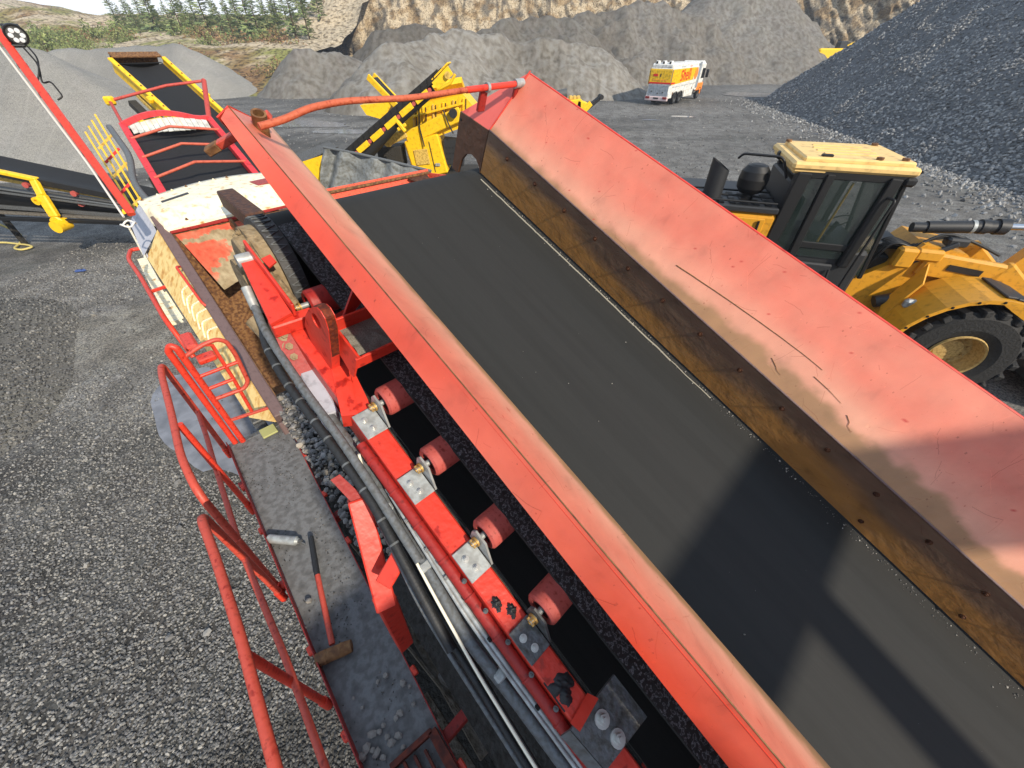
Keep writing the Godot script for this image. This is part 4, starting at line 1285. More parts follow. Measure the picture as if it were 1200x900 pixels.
	for k in 6:
		s = st()
		var c := V(0.0525, 3.4, -6.495).lerp(V(-0.102, 5.125, -8.73), 0.16 + k * 0.15)
		box(s, V(0.09, 0.05, 0.014), Transform3D(Basis(V(1, 0, 0), -0.66), c), 0.002)
		put(s, "cable_strap", M.black, ma)
	s = st()
	tube(s, rounded([V(-0.03, 3.4, -6.45), V(-0.045, 3.85, -7.08), V(-0.1125, 4.45, -7.95), V(-0.18, 5.05, -8.7)], 0.15), 0.012, 8)
	put(s, "mast_cable", mat(Color(0.8, 0.78, 0.75), 0.5), ma)
	s = st()
	var lp := []
	for k in 15: lp.append(V(-0.03 + 0.068 * cos(k * 0.45), 3.34 + 0.015 * sin(k * 1.3), -6.375 + 0.09 * sin(k * 0.45)))
	tube(s, lp, 0.0105, 8)
	put(s, "coiled_wire", mat(Color(0.85, 0.84, 0.82), 0.5), ma)
	s = st()   # work lamp: round housing, lens of six, cooling fins
	var ld := V(0.15, -0.525, 1.395).normalized()
	var lx := ld.cross(Vector3.UP).normalized()
	var lt := Transform3D(Basis(lx, ld, lx.cross(ld)), V(0.045, 4.9825, -8.37))
	lathe(s, [Vector2(0.0, -0.0594), Vector2(0.0891, -0.0594), Vector2(0.104, 0.0), Vector2(0.099, 0.0119), Vector2(0.0842, 0.0119)], 24, lt)
	for k in 5: box(s, V(0.16, 0.05, 0.012), Transform3D(lt.basis, lt * V(0, -0.08, -0.06 + k * 0.03)), 0.003)
	box(s, V(0.17, 0.17, 0.03), Transform3D(lt.basis, lt * V(0.06, -0.06, -0.1)), 0.01)
	bar(s, V(0.045, 4.945, -8.4), V(-0.075, 4.9, -8.49), 0.045, 0.06, V(0, 1, 0), 0.006)
	var lamp := put(s, "work_lamp", M.black, ma)
	for k in 6:
		s = st()
		var t := TAU * k / 6.0
		lathe(s, [Vector2(0.0, 0.0059), Vector2(0.0218, 0.0059), Vector2(0.0238, 0.0158), Vector2(0.0, 0.0198)], 12, lt * at(cos(t) * 0.05, 0, sin(t) * 0.05))
		put(s, "lamp_lens", M.lens, lamp)
	s = st()
	lathe(s, [Vector2(0.0, 0.0089), Vector2(0.0822, 0.0089)], 24, lt)
	put(s, "reflector", M.steel, lamp)
	for q in [[V(0.03, 4.9, -8.4), V(0.075, 4.72, -8.25), V(0, 4.54, -8.175), V(0.09, 4.57, -8.13), V(0.1125, 4.42, -8.04), V(0.045, 4.39, -8.04)], [V(0.075, 4.9, -8.4), V(0.105, 4.78, -8.28), V(0.045, 4.66, -8.19), V(-0.045, 4.54, -8.13)]]:
		s = st()
		tube(s, rounded(q, 0.06), 0.009, 7)
		put(s, "hanging_wire", M.black, lamp)

func build_chassis(P: Node3D) -> void:
	var s := st()
	for x in [0.35, 2.0]: box(s, V(0.22, 0.4, 7.4), at(x, 1.35, 0.2), 0.02)
	for k in 6: box(s, V(1.5, 0.25, 0.2), at(1.18, 1.3, -3.2 + k * 1.3), 0.01)
	put(s, "chassis", M.dark_steel, P)
	s = st()
	slab(s, [V(-0.1, 1.12, -3.6), V(2.3, 1.12, -3.6), V(2.3, 1.12, 4.0), V(-0.35, 1.12, 4.0)], V(0, -0.03, 0))
	put(s, "belly_plate", M.dark_steel, P)
	s = st()   # muddy channels and a bent guard seen between walkway and conveyor
	bar(s, V(-0.06, 1.4, -0.85), V(-0.05, 1.4, 0.9), 0.09, 0.1, V(0, 1, 0), 0.006)
	bar(s, V(0.19, 1.55, -1.75), V(0.1, 1.55, -0.3), 0.16, 0.05, V(0, 1, 0), 0.006)
	bar(s, V(0.1, 1.7, -2.1), V(0.2, 1.6, -0.9), 0.035, 0.12, V(0, 1, 0), 0.004)
	bar(s, V(0.02, 1.5, -1.3), V(0.16, 1.5, 0.4), 0.02, 0.16, V(0, 1, 0), 0.003)
	put(s, "muddy_channel", M.mud, P)
	s = st()
	box(s, V(0.1, 0.2, 0.13), Transform3D(Basis(V(0, 1, 0), 0.3), V(0.14, 1.65, -0.75)), 0.01)
	put(s, "bracket_block", M.steel, P)
	s = st()
	tube(s, rounded([V(0.3, 1.75, -2.4), V(0.22, 1.7, -1.9), V(0.3, 1.6, -1.4), V(0.2, 1.62, -0.9), V(0.25, 1.6, 0.5)], 0.2), 0.02, 10)
	put(s, "muddy_hose", M.mud, P)
	# crawler tracks
	for x in [0.2, 2.15]:
		s = st()
		box(s, V(0.3, 0.5, 3.6), at(x, 0.5, 0.3), 0.05)
		var tr := put(s, "track_frame", M.dark_steel, P)
		for e in [-1.75, 2.35]:
			s = st()
			cyl(s, V(x - 0.16, 0.48, e), V(x + 0.16, 0.48, e), 0.36, 24)
			put(s, "track_wheel", M.dark_steel, tr)
		for k in 44:
			var u := k / 44.0 * 10.6
			var p := V(x, 0.88, -1.75 + u)
			var ang := 0.0
			if u > 4.1 and u <= 5.3:
				ang = (u - 4.1) / 1.2 * PI
				p = V(x, 0.48 + 0.4 * cos(ang), 2.35 + 0.4 * sin(ang))
			elif u > 5.3 and u <= 9.4:
				ang = PI
				p = V(x, 0.08, 2.35 - (u - 5.3))
			elif u > 9.4:
				ang = PI + (u - 9.4) / 1.2 * PI
				p = V(x, 0.48 + 0.4 * cos(ang), -1.75 + 0.4 * sin(ang))
			s = st()
			box(s, V(0.5, 0.05, 0.22), Transform3D(Basis(V(1, 0, 0), ang), p), 0.01)
			put(s, "track_shoe", M.steel, tr)
	# unseen boxes, post and beam added behind the viewer for the cast shadows
	var s2 := st()
	box(s2, V(1.1, 3.1, 1.5), at(-0.4, 3.45, 4.0), 0.05)
	var cn := put(s2, "added_shade_box", M.red_clean, P)
	s2 = st()
	box(s2, V(0.54, 2.6, 0.5), at(-0.07, 4.4, 3.5), 0.05)
	put(s2, "added_shade_stack", M.red_clean, cn)
	s2 = st()
	box(s2, V(1.0, 0.02, 1.3), at(-0.45, 5.012, 4.05), 0.0)
	put(s2, "added_shade_lid", M.cream, cn)
	s2 = st()
	box(s2, V(1.5, 0.5, 0.05), at(1.15, 5.76, 4.1), 0.02)  # unseen bar and post, shaped for the shadow across the belt
	var xb := put(s2, "added_shadow_beam", M.red_clean, P)
	s2 = st()
	bar(s2, V(1.1, 1.3, 4.1), V(1.005, 5.6, 4.1), 0.205, 0.1, V(0, 0, 1), 0.02)
	put(s2, "added_shadow_post", M.red_clean, xb)

func build_discharge(P: Node3D) -> void:
	var inv := P.transform.affine_inverse()
	var NL := V(-5.55, 2.86, -6.6)
	var NR := V(-4.75, 2.86, -8.05)
	var FL := V(-7.58, 3.7, -8.95)
	var FR := V(-6.45, 3.7, -9.86)
	var s := st()
	sheet(s, 24, 30, func(u, v):
		var p := NL.lerp(NR, u).lerp(FL.lerp(FR, u), v)
		return p + V(0, lerpf(-0.12, -0.03, v * v) - 0.14 * sin(u * PI) * (1.0 - 0.6 * v * v) + 0.025 * sin(v * 24.0 + u * 2.0) * sin(u * PI) + 0.012 * nz.get_noise_2d(u * 200.0, v * 200.0), 0))
	var dc := put(s, "discharge_conveyor", M.rubber, P, inv, "black rubber covered discharge conveyor between red rails")
	for q in [[NL, FL], [NR, FR]]:
		s = st()
		bar(s, q[0], q[1], 0.11, 0.14, V(0, 1, 0), 0.008)
		bar(s, q[0] + V(0, -0.3, 0), q[1] + V(0, -0.3, 0), 0.06, 0.2, V(0, 1, 0), 0.006)
		put(s, "side_rail", M.red_far, dc)
	for k in 3:
		var v := 0.3 + k * 0.24
		var a := NL.lerp(FL, v) + V(0, 0.06, 0)
		var b := NR.lerp(FR, v) + V(0, 0.06, 0)
		s = st()
		tube(s, [a, a.lerp(b, 0.45) + V(0, 0.13, 0), b], 0.024, 10)
		put(s, "cover_hoop", mat(Color(0.75, 0.36, 0.27), 0.6, M.red.albedo_texture, 1.0), dc)
	s = st()
	var top := []
	for j in 13:
		var u := j / 12.0
		top.append(FL.lerp(FR, u) + V(0, 0.03 + 0.14 * sin(clampf(u * 1.15, 0, 1) * PI), 0))
	for j in 12: bar(s, top[j], top[j + 1] + (top[j + 1] - top[j]) * 0.04, 0.16, 0.09, V(0, 1, 0), 0.006)
	put(s, "header_bar", M.red_far, dc)
	var back := (NL - FL).normalized()
	for j in 14:
		s = st()
		var u0 := 0.06 + j * 0.064
		var u1 := u0 + 0.06
		var p0 := FL.lerp(FR, u0) + V(0, 0.1 * sin(u0 * PI), 0)
		var p1 := FL.lerp(FR, u1) + V(0, 0.1 * sin(u1 * PI), 0)
		var d := back * (0.24 + 0.14 * sin(u0 * PI)) + V(0, -0.05 - 0.06 * sin(u0 * PI), 0)
		slab(s, [p0 + back * 0.06, p1 + back * 0.06, p1 + d, p0 + d], V(0, 0.012 + 0.006 * (j % 2), 0))
		put(s, "skirt_strip", M.skirt, dc)
	# handrail above the far end
	s = st()
	var ha := V(-8.55, 4.0, -10.1)
	var hb := V(-7.0, 4.28, -11.1)
	tube(s, [ha, ha.lerp(hb, 0.6) + V(0, 0.05, 0), hb], 0.028, 10)
	tube(s, [ha, FL + V(0, -0.1, 0)], 0.03, 8)
	tube(s, [hb, FR + V(0, 0.0, 0)], 0.05, 8)
	put(s, "end_handrail", mat(Color(0.72, 0.28, 0.24), 0.6, M.red.albedo_texture, 1.0), dc)
	s = st()
	box(s, V(0.16, 0.16, 0.16), at(ha.x, ha.y, ha.z), 0.03)
	put(s, "limit_switch", M.yellow, dc)
	# clutter on the left side: yellow ladder bars, hoses and a grey pipe
	for k in 4:
		s = st()
		var o := V(-0.22 - 0.06 * k, -0.1 - 0.07 * k, 0.14 + 0.05 * k)
		bar(s, NL.lerp(FL, 0.1) + o, FL.lerp(NL, -0.3) + o * 1.3, 0.032, 0.04, V(0, 1, 0), 0.004)
		put(s, "side_strut", M.yellow, dc)
	for k in 6:
		s = st()
		var c := NL.lerp(FL, 0.1 + 0.18 * k) + V(-0.2, -0.12, 0.15)
		bar(s, c, c + V(-0.24, -0.2, 0.2), 0.03, 0.04, V(0, 1, 0), 0.003)
		put(s, "strut_rung", M.yellow_pale if k % 2 else M.red_far, dc)
	s = st()
	tube(s, rounded([NL + V(-0.15, -0.1, 0.1), NL.lerp(FL, 0.35) + V(-0.25, -0.05, 0.2), NL.lerp(FL, 0.6) + V(-0.12, 0.02, 0.1), FL + V(-0.2, 0, 0.1)], 0.3), 0.05, 10)
	put(s, "side_hose", M.hose_grey, dc)
	s = st()
	for q in [NL.lerp(FL, 0.5), NR.lerp(FR, 0.5), NL, NR]:
		s = st()
		bar(s, q + V(0, -0.2, 0), V(q.x, 0.0, q.z), 0.12, 0.12, V(1, 0, 0), 0.006)
		put(s, "support_leg", M.dark_steel, dc)

# ---------------------------------------------------------------- vehicles and other machines
func wheel(parent: Node3D, c: Vector3, r: float, w: float, rim_m: Material, lugs: int, out: float, rim_r := 0.45) -> void:   # axle along z, out = side that shows
	var ax := Basis(V(1, 0, 0), PI / 2 * out)
	var s := st()
	var h := w * 0.5
	lathe(s, [Vector2(r * rim_r, -h * 0.8), Vector2(r * 0.62, -h), Vector2(r * 0.86, -h * 0.98), Vector2(r * 0.96, -h * 0.78), Vector2(r * 0.965, 0), Vector2(r * 0.96, h * 0.78), Vector2(r * 0.86, h * 0.98), Vector2(r * 0.62, h), Vector2(r * rim_r, h * 0.8)], 44, Transform3D(ax, c), true)
	if lugs > 0:
		for k in lugs:
			for e in [-1.0, 1.0]:
				var t := TAU * (k + (0.5 if e > 0 else 0.0)) / lugs
				var bx := Basis(V(0, 0, 1), t) * Basis(V(0, 1, 0), 0.25 * e)
				box(s, V(r * 0.14, r * 0.13, h * 0.98), Transform3D(bx, c + Basis(V(0, 0, 1), t) * V(0, r * 0.955, h * 0.52 * e)), r * 0.02)
	var ty := put(s, "tyre", M.tyre, parent)
	s = st()
	lathe(s, [Vector2(r * rim_r * 1.04, h * 0.86), Vector2(r * rim_r * 1.0, h * 0.95), Vector2(r * rim_r * 0.94, h * 0.9), Vector2(r * rim_r * 0.88, h * 0.55), Vector2(r * rim_r * 0.8, h * 0.25), Vector2(r * rim_r * 0.55, h * 0.15), Vector2(r * rim_r * 0.5, h * 0.32), Vector2(0, h * 0.36)], 36, Transform3D(ax, c), true)
	lathe(s, [Vector2(r * rim_r, -h * 0.8), Vector2(0, -h * 0.7)], 24, Transform3D(ax, c))
	put(s, "rim", rim_m, ty)
	for k in 10:
		s = st()
		var t := TAU * k / 10.0
		var p := c + Basis(V(0, 0, 1), t) * V(0, r * rim_r * 0.68, h * 0.2 * out)
		cyl(s, p, p + V(0, 0, h * 0.08 * out), r * 0.025, 6)
		put(s, "wheel_nut", rim_m, ty)

func letters(text: String, size: float, m: Material, parent: Node3D, xf: Transform3D, called := "lettering", font := "Droid Sans") -> void:
	var t := TextMesh.new()
	var f := SystemFont.new()
	f.font_names = PackedStringArray([font])
	f.font_weight = 700
	t.font = f
	t.text = text
	t.font_size = 64
	t.pixel_size = size / 64.0
	t.depth = 0.01
	t.horizontal_alignment = HORIZONTAL_ALIGNMENT_CENTER
	hang(t, called, m, parent, xf)

func build_others() -> void:
	build_loader()
	build_truck()
	build_stacker()
	build_side_conveyor()
	build_screener()
	build_small()
	build_loose()

func build_loader() -> void:
	var P := thing("wheel_loader", "big yellow wheel loader with tan roof and black cab beside the red hopper side", "wheel loader", V(5.6, 0, -7.4), deg_to_rad(-17.0))
	var s := st()
	# rear body and hood
	box(s, V(2.5, 1.4, 1.7), at(-2.05, 2.02, 0), 0.08)
	box(s, V(0.5, 0.8, 2.6), at(-3.35, 1.3, 0), 0.12)
	var bd := put(s, "engine_hood", M.cat, P)
	for q in [[-2.75, 0.5], [-2.0, 0.8], [-1.25, 0.5]]:
		s = st()
		box(s, V(q[1], 0.9, 0.04), at(q[0], 2.18, 0.855), 0.02)
		put(s, "hood_panel", M.cat, bd)
	s = st()
	box(s, V(2.4, 0.1, 1.74), at(-2.05, 2.76, 0), 0.02)
	var ht := put(s, "hood_top", M.plastic, bd)
	for k in 12:
		s = st()
		box(s, V(0.1, 0.03, 0.7), at(-3.1 + k * 0.19, 2.82, 0.42), 0.008)
		put(s, "grate_bar", M.black, ht)
	for k in 3:
		s = st()
		tube(s, [V(-3.1, 2.87, 0.1 + k * 0.35), V(-0.9, 2.87, 0.1 + k * 0.35)], 0.018, 8)
		put(s, "deck_rail", M.black, ht)
	letters("K", 0.42, M.black, bd, Transform3D(Basis(), V(-1.95, 2.42, 0.885)), "lettering", "Droid Serif")
	s = st()
	box(s, V(0.2, 0.16, 0.03), at(-1.5, 2.12, 0.885), 0.008)
	put(s, "red_sticker", M.sign_red, bd)
	s = st()
	tube(s, [V(-1.6, 2.6, 0.89), V(-1.6, 1.4, 0.89)], 0.016, 6)
	tube(s, [V(-1.1, 2.6, 0.9), V(-1.06, 1.6, 0.92), V(-0.75, 1.1, 0.95)], 0.02, 8)
	put(s, "black_seam", M.black, bd)
	s = st()   # exhaust with slanted mouth
	for r in [0.16, 0.145]:
		sheet(s, 24, 4, func(u, v):
			var t: float = -u * TAU
			var p := Vector2(cos(t) * r, sin(t) * r)
			var lean: float = maxf(0.0, v - 0.6) / 0.4
			return V(-1.93 + p.x + 0.0 * lean, lerpf(2.6, 3.36 - p.x * 0.6, v), 0.55 + p.y))
	put(s, "exhaust_stack", M.plastic, P)
	s = st()
	lathe(s, [Vector2(0.1, 0), Vector2(0.1, 0.25), Vector2(0.17, 0.28), Vector2(0.23, 0.36), Vector2(0.24, 0.5), Vector2(0.22, 0.62), Vector2(0.16, 0.7), Vector2(0.1, 0.72), Vector2(0, 0.72)], 28, at(-1.32, 2.65, 0.4))
	put(s, "precleaner", M.black, P)
	s = st()
	tube(s, rounded([V(-1.65, 3.42, 0.3), V(-1.6, 3.5, 0.35), V(-1.0, 3.5, 0.45), V(-0.85, 3.2, 0.5)], 0.1), 0.02, 8)
	put(s, "mirror_arm", M.black, P)
	# cab
	s = st()
	var cab := []
	var q4 := func(x, y, z): return V(x, y, z)
	box(s, V(1.65, 1.0, 1.55), at(0.0, 1.72, 0), 0.06)
	box(s, V(0.9, 0.7, 0.08), at(-0.1, 1.62, 0.82), 0.03)
	box(s, V(0.16, 1.2, 1.5), at(-0.74, 2.6, 0.0), 0.03)
	var cb := put(s, "cab", M.plastic, P)
	var pil := [[V(-0.78, 1.9, 0.78), V(-0.7, 3.36, 0.74), 0.2], [V(-0.35, 1.95, 0.8), V(-0.33, 3.36, 0.77), 0.12], [V(0.48, 1.95, 0.8), V(0.55, 3.36, 0.77), 0.16], [V(0.95, 1.7, 0.62), V(0.72, 3.36, 0.7), 0.07],
		[V(-0.78, 1.9, -0.78), V(-0.7, 3.36, -0.74), 0.1], [V(0.48, 1.95, -0.8), V(0.55, 3.36, -0.77), 0.09], [V(0.95, 1.7, -0.62), V(0.72, 3.36, -0.7), 0.05], [V(-0.35, 1.95, -0.8), V(-0.33, 3.36, -0.77), 0.07]]
	for q in pil:
		s = st()
		bar(s, q[0], q[1], q[2], q[2], V(1, 0, 0), 0.015)
		put(s, "pillar", M.black, cb)
	for q in [[V(-0.75, 3.34, 0.76), V(0.72, 3.34, 0.76)], [V(-0.75, 3.34, -0.76), V(0.72, 3.34, -0.76)], [V(-0.35, 2.26, 0.79), V(0.5, 2.26, 0.79)]]:
		s = st()
		bar(s, q[0], q[1], 0.07, 0.11, V(0, 1, 0), 0.01)
		put(s, "door_frame", M.black, cb)
	for q in [[V(-0.72, 2.0, 0.77), V(-0.38, 2.0, 0.79), V(-0.36, 3.3, 0.76), V(-0.66, 3.3, 0.74)], [V(-0.3, 2.06, 0.8), V(0.45, 2.06, 0.8), V(0.5, 3.3, 0.775), V(-0.28, 3.3, 0.775)], [V(0.55, 1.95, 0.78), V(0.94, 1.72, 0.63), V(0.72, 3.32, 0.7), V(0.6, 3.32, 0.76)],
		[V(0.96, 1.7, 0.6), V(0.96, 1.7, -0.6), V(0.73, 3.32, -0.68), V(0.73, 3.32, 0.68)], [V(-0.78, 2.0, 0.7), V(-0.78, 2.0, -0.7), V(-0.71, 3.3, -0.68), V(-0.71, 3.3, 0.68)], [V(-0.3, 2.06, -0.8), V(0.45, 2.06, -0.8), V(0.5, 3.3, -0.775), V(-0.28, 3.3, -0.775)], [V(-0.72, 2.0, -0.77), V(-0.38, 2.0, -0.79), V(-0.36, 3.3, -0.76), V(-0.66, 3.3, -0.74)]]:
		s = st()
		slab(s, q, (q[1] - q[0]).cross(q[2] - q[0]).normalized() * 0.008)
		put(s, "window", M.glass, cb)
	s = st()   # seat, wheel and console seen through the glass
	box(s, V(0.45, 0.14, 0.5), at(-0.15, 2.15, 0), 0.05)
	box(s, V(0.14, 0.75, 0.48), at(-0.4, 2.5, 0), 0.05)
	put(s, "driver_seat", M.plastic, cb)
	s = st()
	tube(s, [V(0.3, 2.0, 0), V(0.42, 2.45, 0)], 0.04, 8)
	lathe(s, [Vector2(0.17, 0), Vector2(0.19, 0.012), Vector2(0.21, 0), Vector2(0.19, -0.012), Vector2(0.17, 0)], 24, Transform3D(Basis(V(0, 0, 1), 0.5), V(0.42, 2.47, 0)))
	box(s, V(0.2, 0.3, 0.3), at(0.05, 2.2, 0.4), 0.03)
	put(s, "steering_wheel", M.black, cb)
	s = st()
	tube(s, [V(-0.05, 2.1, 0.74), V(0.05, 3.25, 0.72)], 0.02, 8)
	put(s, "yellow_grab_bar", M.yellow, cb)
	s = st()   # roof with ribs
	box(s, V(1.72, 0.12, 1.66), at(-0.06, 3.45, 0), 0.06)
	box(s, V(0.5, 0.12, 1.5), at(-0.65, 3.4, 0.05), 0.04)
	box(s, V(1.5, 0.08, 1.45), at(-0.02, 3.53, 0), 0.05)
	var rf := put(s, "cab_roof", M.cat_roof, P)
	for k in 4:
		s = st()
		box(s, V(0.75 + 0.1 * (1 if k in [1, 2] else 0), 0.03, 0.07), at(-0.05, 3.569, -0.36 + k * 0.24), 0.006)
		put(s, "roof_rib", M.cat_roof, rf)
	for q in [V(-0.75, 3.57, -0.6), V(0.6, 3.57, -0.62), V(0.6, 3.57, 0.62), V(0.25, 3.57, 0.66)]:
		s = st()
		cyl(s, q, q + V(0, 0.035, 0), 0.05, 12)
		put(s, "roof_cap", M.rust, rf)
	s = st()
	box(s, V(0.16, 0.04, 0.08), at(-0.45, 3.585, 0.62), 0.015)
	box(s, V(0.1, 0.12, 0.14), at(-0.9, 3.42, -0.2), 0.02)
	put(s, "antenna_base", M.black, rf)
	s = st()
	tube(s, [V(0.8, 3.5, -0.75), V(0.86, 3.48, 0.0), V(0.8, 3.46, 0.8)], 0.025, 8)
	tube(s, [V(0.5, 3.56, -0.75), V(0.8, 3.54, -0.3)], 0.02, 8)
	box(s, V(0.16, 0.12, 0.16), at(0.74, 3.32, 0.76), 0.03)
	put(s, "roof_lamp", M.black, rf)
	s = st()
	tube(s, rounded([V(0.55, 3.1, 0.86), V(0.62, 3.1, 0.95), V(0.55, 1.5, 0.98), V(0.5, 1.2, 0.98)], 0.06), 0.02, 8)
	tube(s, rounded([V(0.3, 1.9, 0.9), V(0.35, 1.2, 1.05), V(0.3, 0.75, 1.05)], 0.06), 0.02, 8)
	for k in 4: box(s, V(0.4, 0.03, 0.16), at(0.08, 0.55 + k * 0.28, 1.0), 0.008)
	put(s, "access_ladder", M.black, P)
	# front frame, fenders, boom and cylinder
	s = st()
	plate(s, [Vector2(0.6, 0.6), Vector2(3.3, 0.7), Vector2(3.2, 1.6), Vector2(2.3, 2.25), Vector2(1.65, 2.35), Vector2(1.4, 2.0), Vector2(0.8, 1.5)], 0.95, Transform3D())
	box(s, V(0.5, 0.5, 1.1), at(0.85, 1.05, 0.0), 0.06)
	var ff := put(s, "front_frame", M.cat, P)
	s = st()
	box(s, V(0.28, 0.34, 0.2), at(1.45, 2.12, 0.52), 0.04)
	box(s, V(0.4, 0.2, 0.14), at(1.75, 2.2, 0.54), 0.04)
	put(s, "valve_cover", M.cat, ff)
	s = st()
	box(s, V(0.5, 0.1, 0.75), at(1.25, 2.2, -0.1), 0.03)
	box(s, V(0.3, 0.3, 0.5), at(1.2, 1.9, 0.1), 0.03)
	for k in 5: tube(s, rounded([V(1.0, 1.6, 0.1 + k * 0.08), V(1.2, 2.35, 0.12 + k * 0.07), V(1.7, 2.2, 0.2 + k * 0.05)], 0.2), 0.025, 7)
	put(s, "hydraulic_lines", M.black, ff)
	for e in [1.0, -1.0]:
		s = st()
		for k in 9:   # curved fender over the wheel
			var t0 := deg_to_rad(166.0 - k * 13.0)
			var t1 := deg_to_rad(166.0 - (k + 1) * 13.0)
			var r0 := 1.03
			var r1 := 1.09
			var c := V(2.55, 0.87, 0)
			var p := []
			for t in [t0, t1]:
				for r in [r0, r1]: p.append(c + V(cos(t) * r, sin(t) * r, 0))
			for z in [[0.62, 1.5]]:
				var a: Vector3 = V(0, 0, z[0] * e)
				var b: Vector3 = V(0, 0, z[1] * e)
				var m: Vector3 = (p[0] + p[3]) * 0.5 + (a + b) * 0.5
				quad(s, p[1] + a, p[1] + b, p[3] + b, p[3] + a, m)
				quad(s, p[0] + a, p[0] + b, p[2] + b, p[2] + a, m)
				quad(s, p[0] + b, p[1] + b, p[3] + b, p[2] + b, m)
				quad(s, p[0] + a, p[1] + a, p[3] + a, p[2] + a, m)
			if k == 0: quad(s, p[0] + V(0, 0, 0.62 * e), p[0] + V(0, 0, 1.5 * e), p[1] + V(0, 0, 1.5 * e), p[1] + V(0, 0, 0.62 * e), c)
		slab(s, [V(1.45, 1.1, 0.95 * e), V(1.5, 1.35, 0.66 * e), V(2.3, 2.0, 0.6 * e), V(1.9, 1.9, 0.95 * e)], V(0.02, -0.03, 0))
		var fd := put(s, "front_fender", M.cat, P)
		s = st()
		for k in 6: box(s, V(0.14, 0.03, 0.7), Transform3D(Basis(V(0, 0, 1), -0.05 - k * 0.13), V(2.62 + k * 0.15, 1.98 - 0.02 * k - 0.009 * k * k, 1.06 * e)), 0.008)
		put(s, "fender_tread", M.plastic, fd)
		for k in 7:
			s = st()
			var t := deg_to_rad(60.0 + k * 16.0)
			bolt(s, V(2.55 + cos(t) * 1.06, 0.87 + sin(t) * 1.06, 1.5 * e), V(0, 0, e), 0.022)
			put(s, "bolt", M.black, fd)
		s = st()
		box(s, V(0.2, 0.16, 0.12), at(1.7, 1.52, 1.02 * e), 0.05)
		put(s, "side_lamp", M.galv, fd)
		s = st()
		bar(s, V(1.75, 2.05, 0.5 * e), V(2.9, 1.95, 0.5 * e), 0.14, 0.42, V(0, 1, 0), 0.04)
		bar(s, V(2.8, 2.05, 0.5 * e), V(4.4, 0.9, 0.5 * e), 0.14, 0.42, V(0, 1, 0), 0.04)
		put(s, "boom_arm", M.cat, P)
		s = st()
		cyl(s, V(1.4, 1.3, 0.62 * e), V(2.6, 1.75, 0.62 * e), 0.11, 16)
		put(s, "lift_cylinder", M.plastic, P)
		for q in [2.55, -0.95]: wheel(P, V(q, 0.87, 1.13 * e), 0.87, 0.72, mat(Color(0.74, 0.62, 0.38), 0.7, M.mud.albedo_texture, 1.5) if e > 0 else M.cat, 22, e)
	s = st()
	cyl(s, V(1.7, 2.52, 0.1), V(2.65, 2.62, 0.1), 0.1, 22)
	cyl(s, V(2.4, 2.6, 0.1), V(2.5, 2.605, 0.1), 0.115, 22)
	cyl(s, V(2.62, 2.62, 0.1), V(2.75, 2.63, 0.1), 0.125, 22)
	cyl(s, V(1.5, 2.5, 0.1), V(1.75, 2.52, 0.1), 0.08, 16)
	box(s, V(0.3, 0.14, 0.2), at(2.1, 2.4, 0.35), 0.03)
	bar(s, V(1.6, 2.05, 0.5), V(2.1, 2.4, 0.45), 0.07, 0.09, V(0, 1, 0), 0.02)
	var tc := put(s, "tilt_cylinder", M.plastic, P)
	s = st()
	cyl(s, V(2.7, 2.63, 0.1), V(3.5, 2.68, 0.1), 0.05, 20)
	put(s, "piston_rod", M.chrome, tc)
	s = st()
	cyl(s, V(2.28, 2.585, 0.1), V(2.33, 2.59, 0.1), 0.106, 22)
	put(s, "white_band", M.galv, tc)
	for k in 3:
		s = st()
		tube(s, rounded([V(1.5, 2.2, 0.25 + k * 0.07), V(1.9, 2.45 + 0.04 * k, 0.3), V(2.4, 2.4, 0.24 + k * 0.05), V(2.9, 2.2, 0.2)], 0.2), 0.022, 8)
		put(s, "boom_hose", M.hose, P)
	s = st()
	box(s, V(0.5, 0.1, 0.012), Transform3D(Basis(V(0, 0, 1), -0.1), V(2.35, 2.02, 0.585)), 0.0)
	put(s, "warning_strip", M.black, P)
	s = st()   # bell crank and bucket link
	plate(s, [Vector2(3.05, 1.7), Vector2(3.35, 1.5), Vector2(3.75, 2.75), Vector2(3.45, 2.8)], 0.2, at(0, 0, 0.1))
	put(s, "bell_crank", M.cat, P)
	s = st()
	for k in 6:
		var t0 := -0.5 + k * 0.45
		var t1 := t0 + 0.47
		bar(s, V(4.9 - cos(t0) * 0.8, 0.8 - sin(t0) * 0.75, 0), V(4.9 - cos(t1) * 0.8, 0.8 - sin(t1) * 0.75, 0), 3.0, 0.06, V(1, 1, 0), 0.01)
	put(s, "bucket", M.steel, P)
	s = st()
	box(s, V(3.2, 0.3, 1.0), at(-1.5, 0.95, 0), 0.05)
	cyl(s, V(-0.95, 0.87, -1.0), V(-0.95, 0.87, 1.0), 0.22, 14)
	cyl(s, V(2.55, 0.87, -1.0), V(2.55, 0.87, 1.0), 0.22, 14)
	put(s, "axle_frame", M.dark_steel, P)

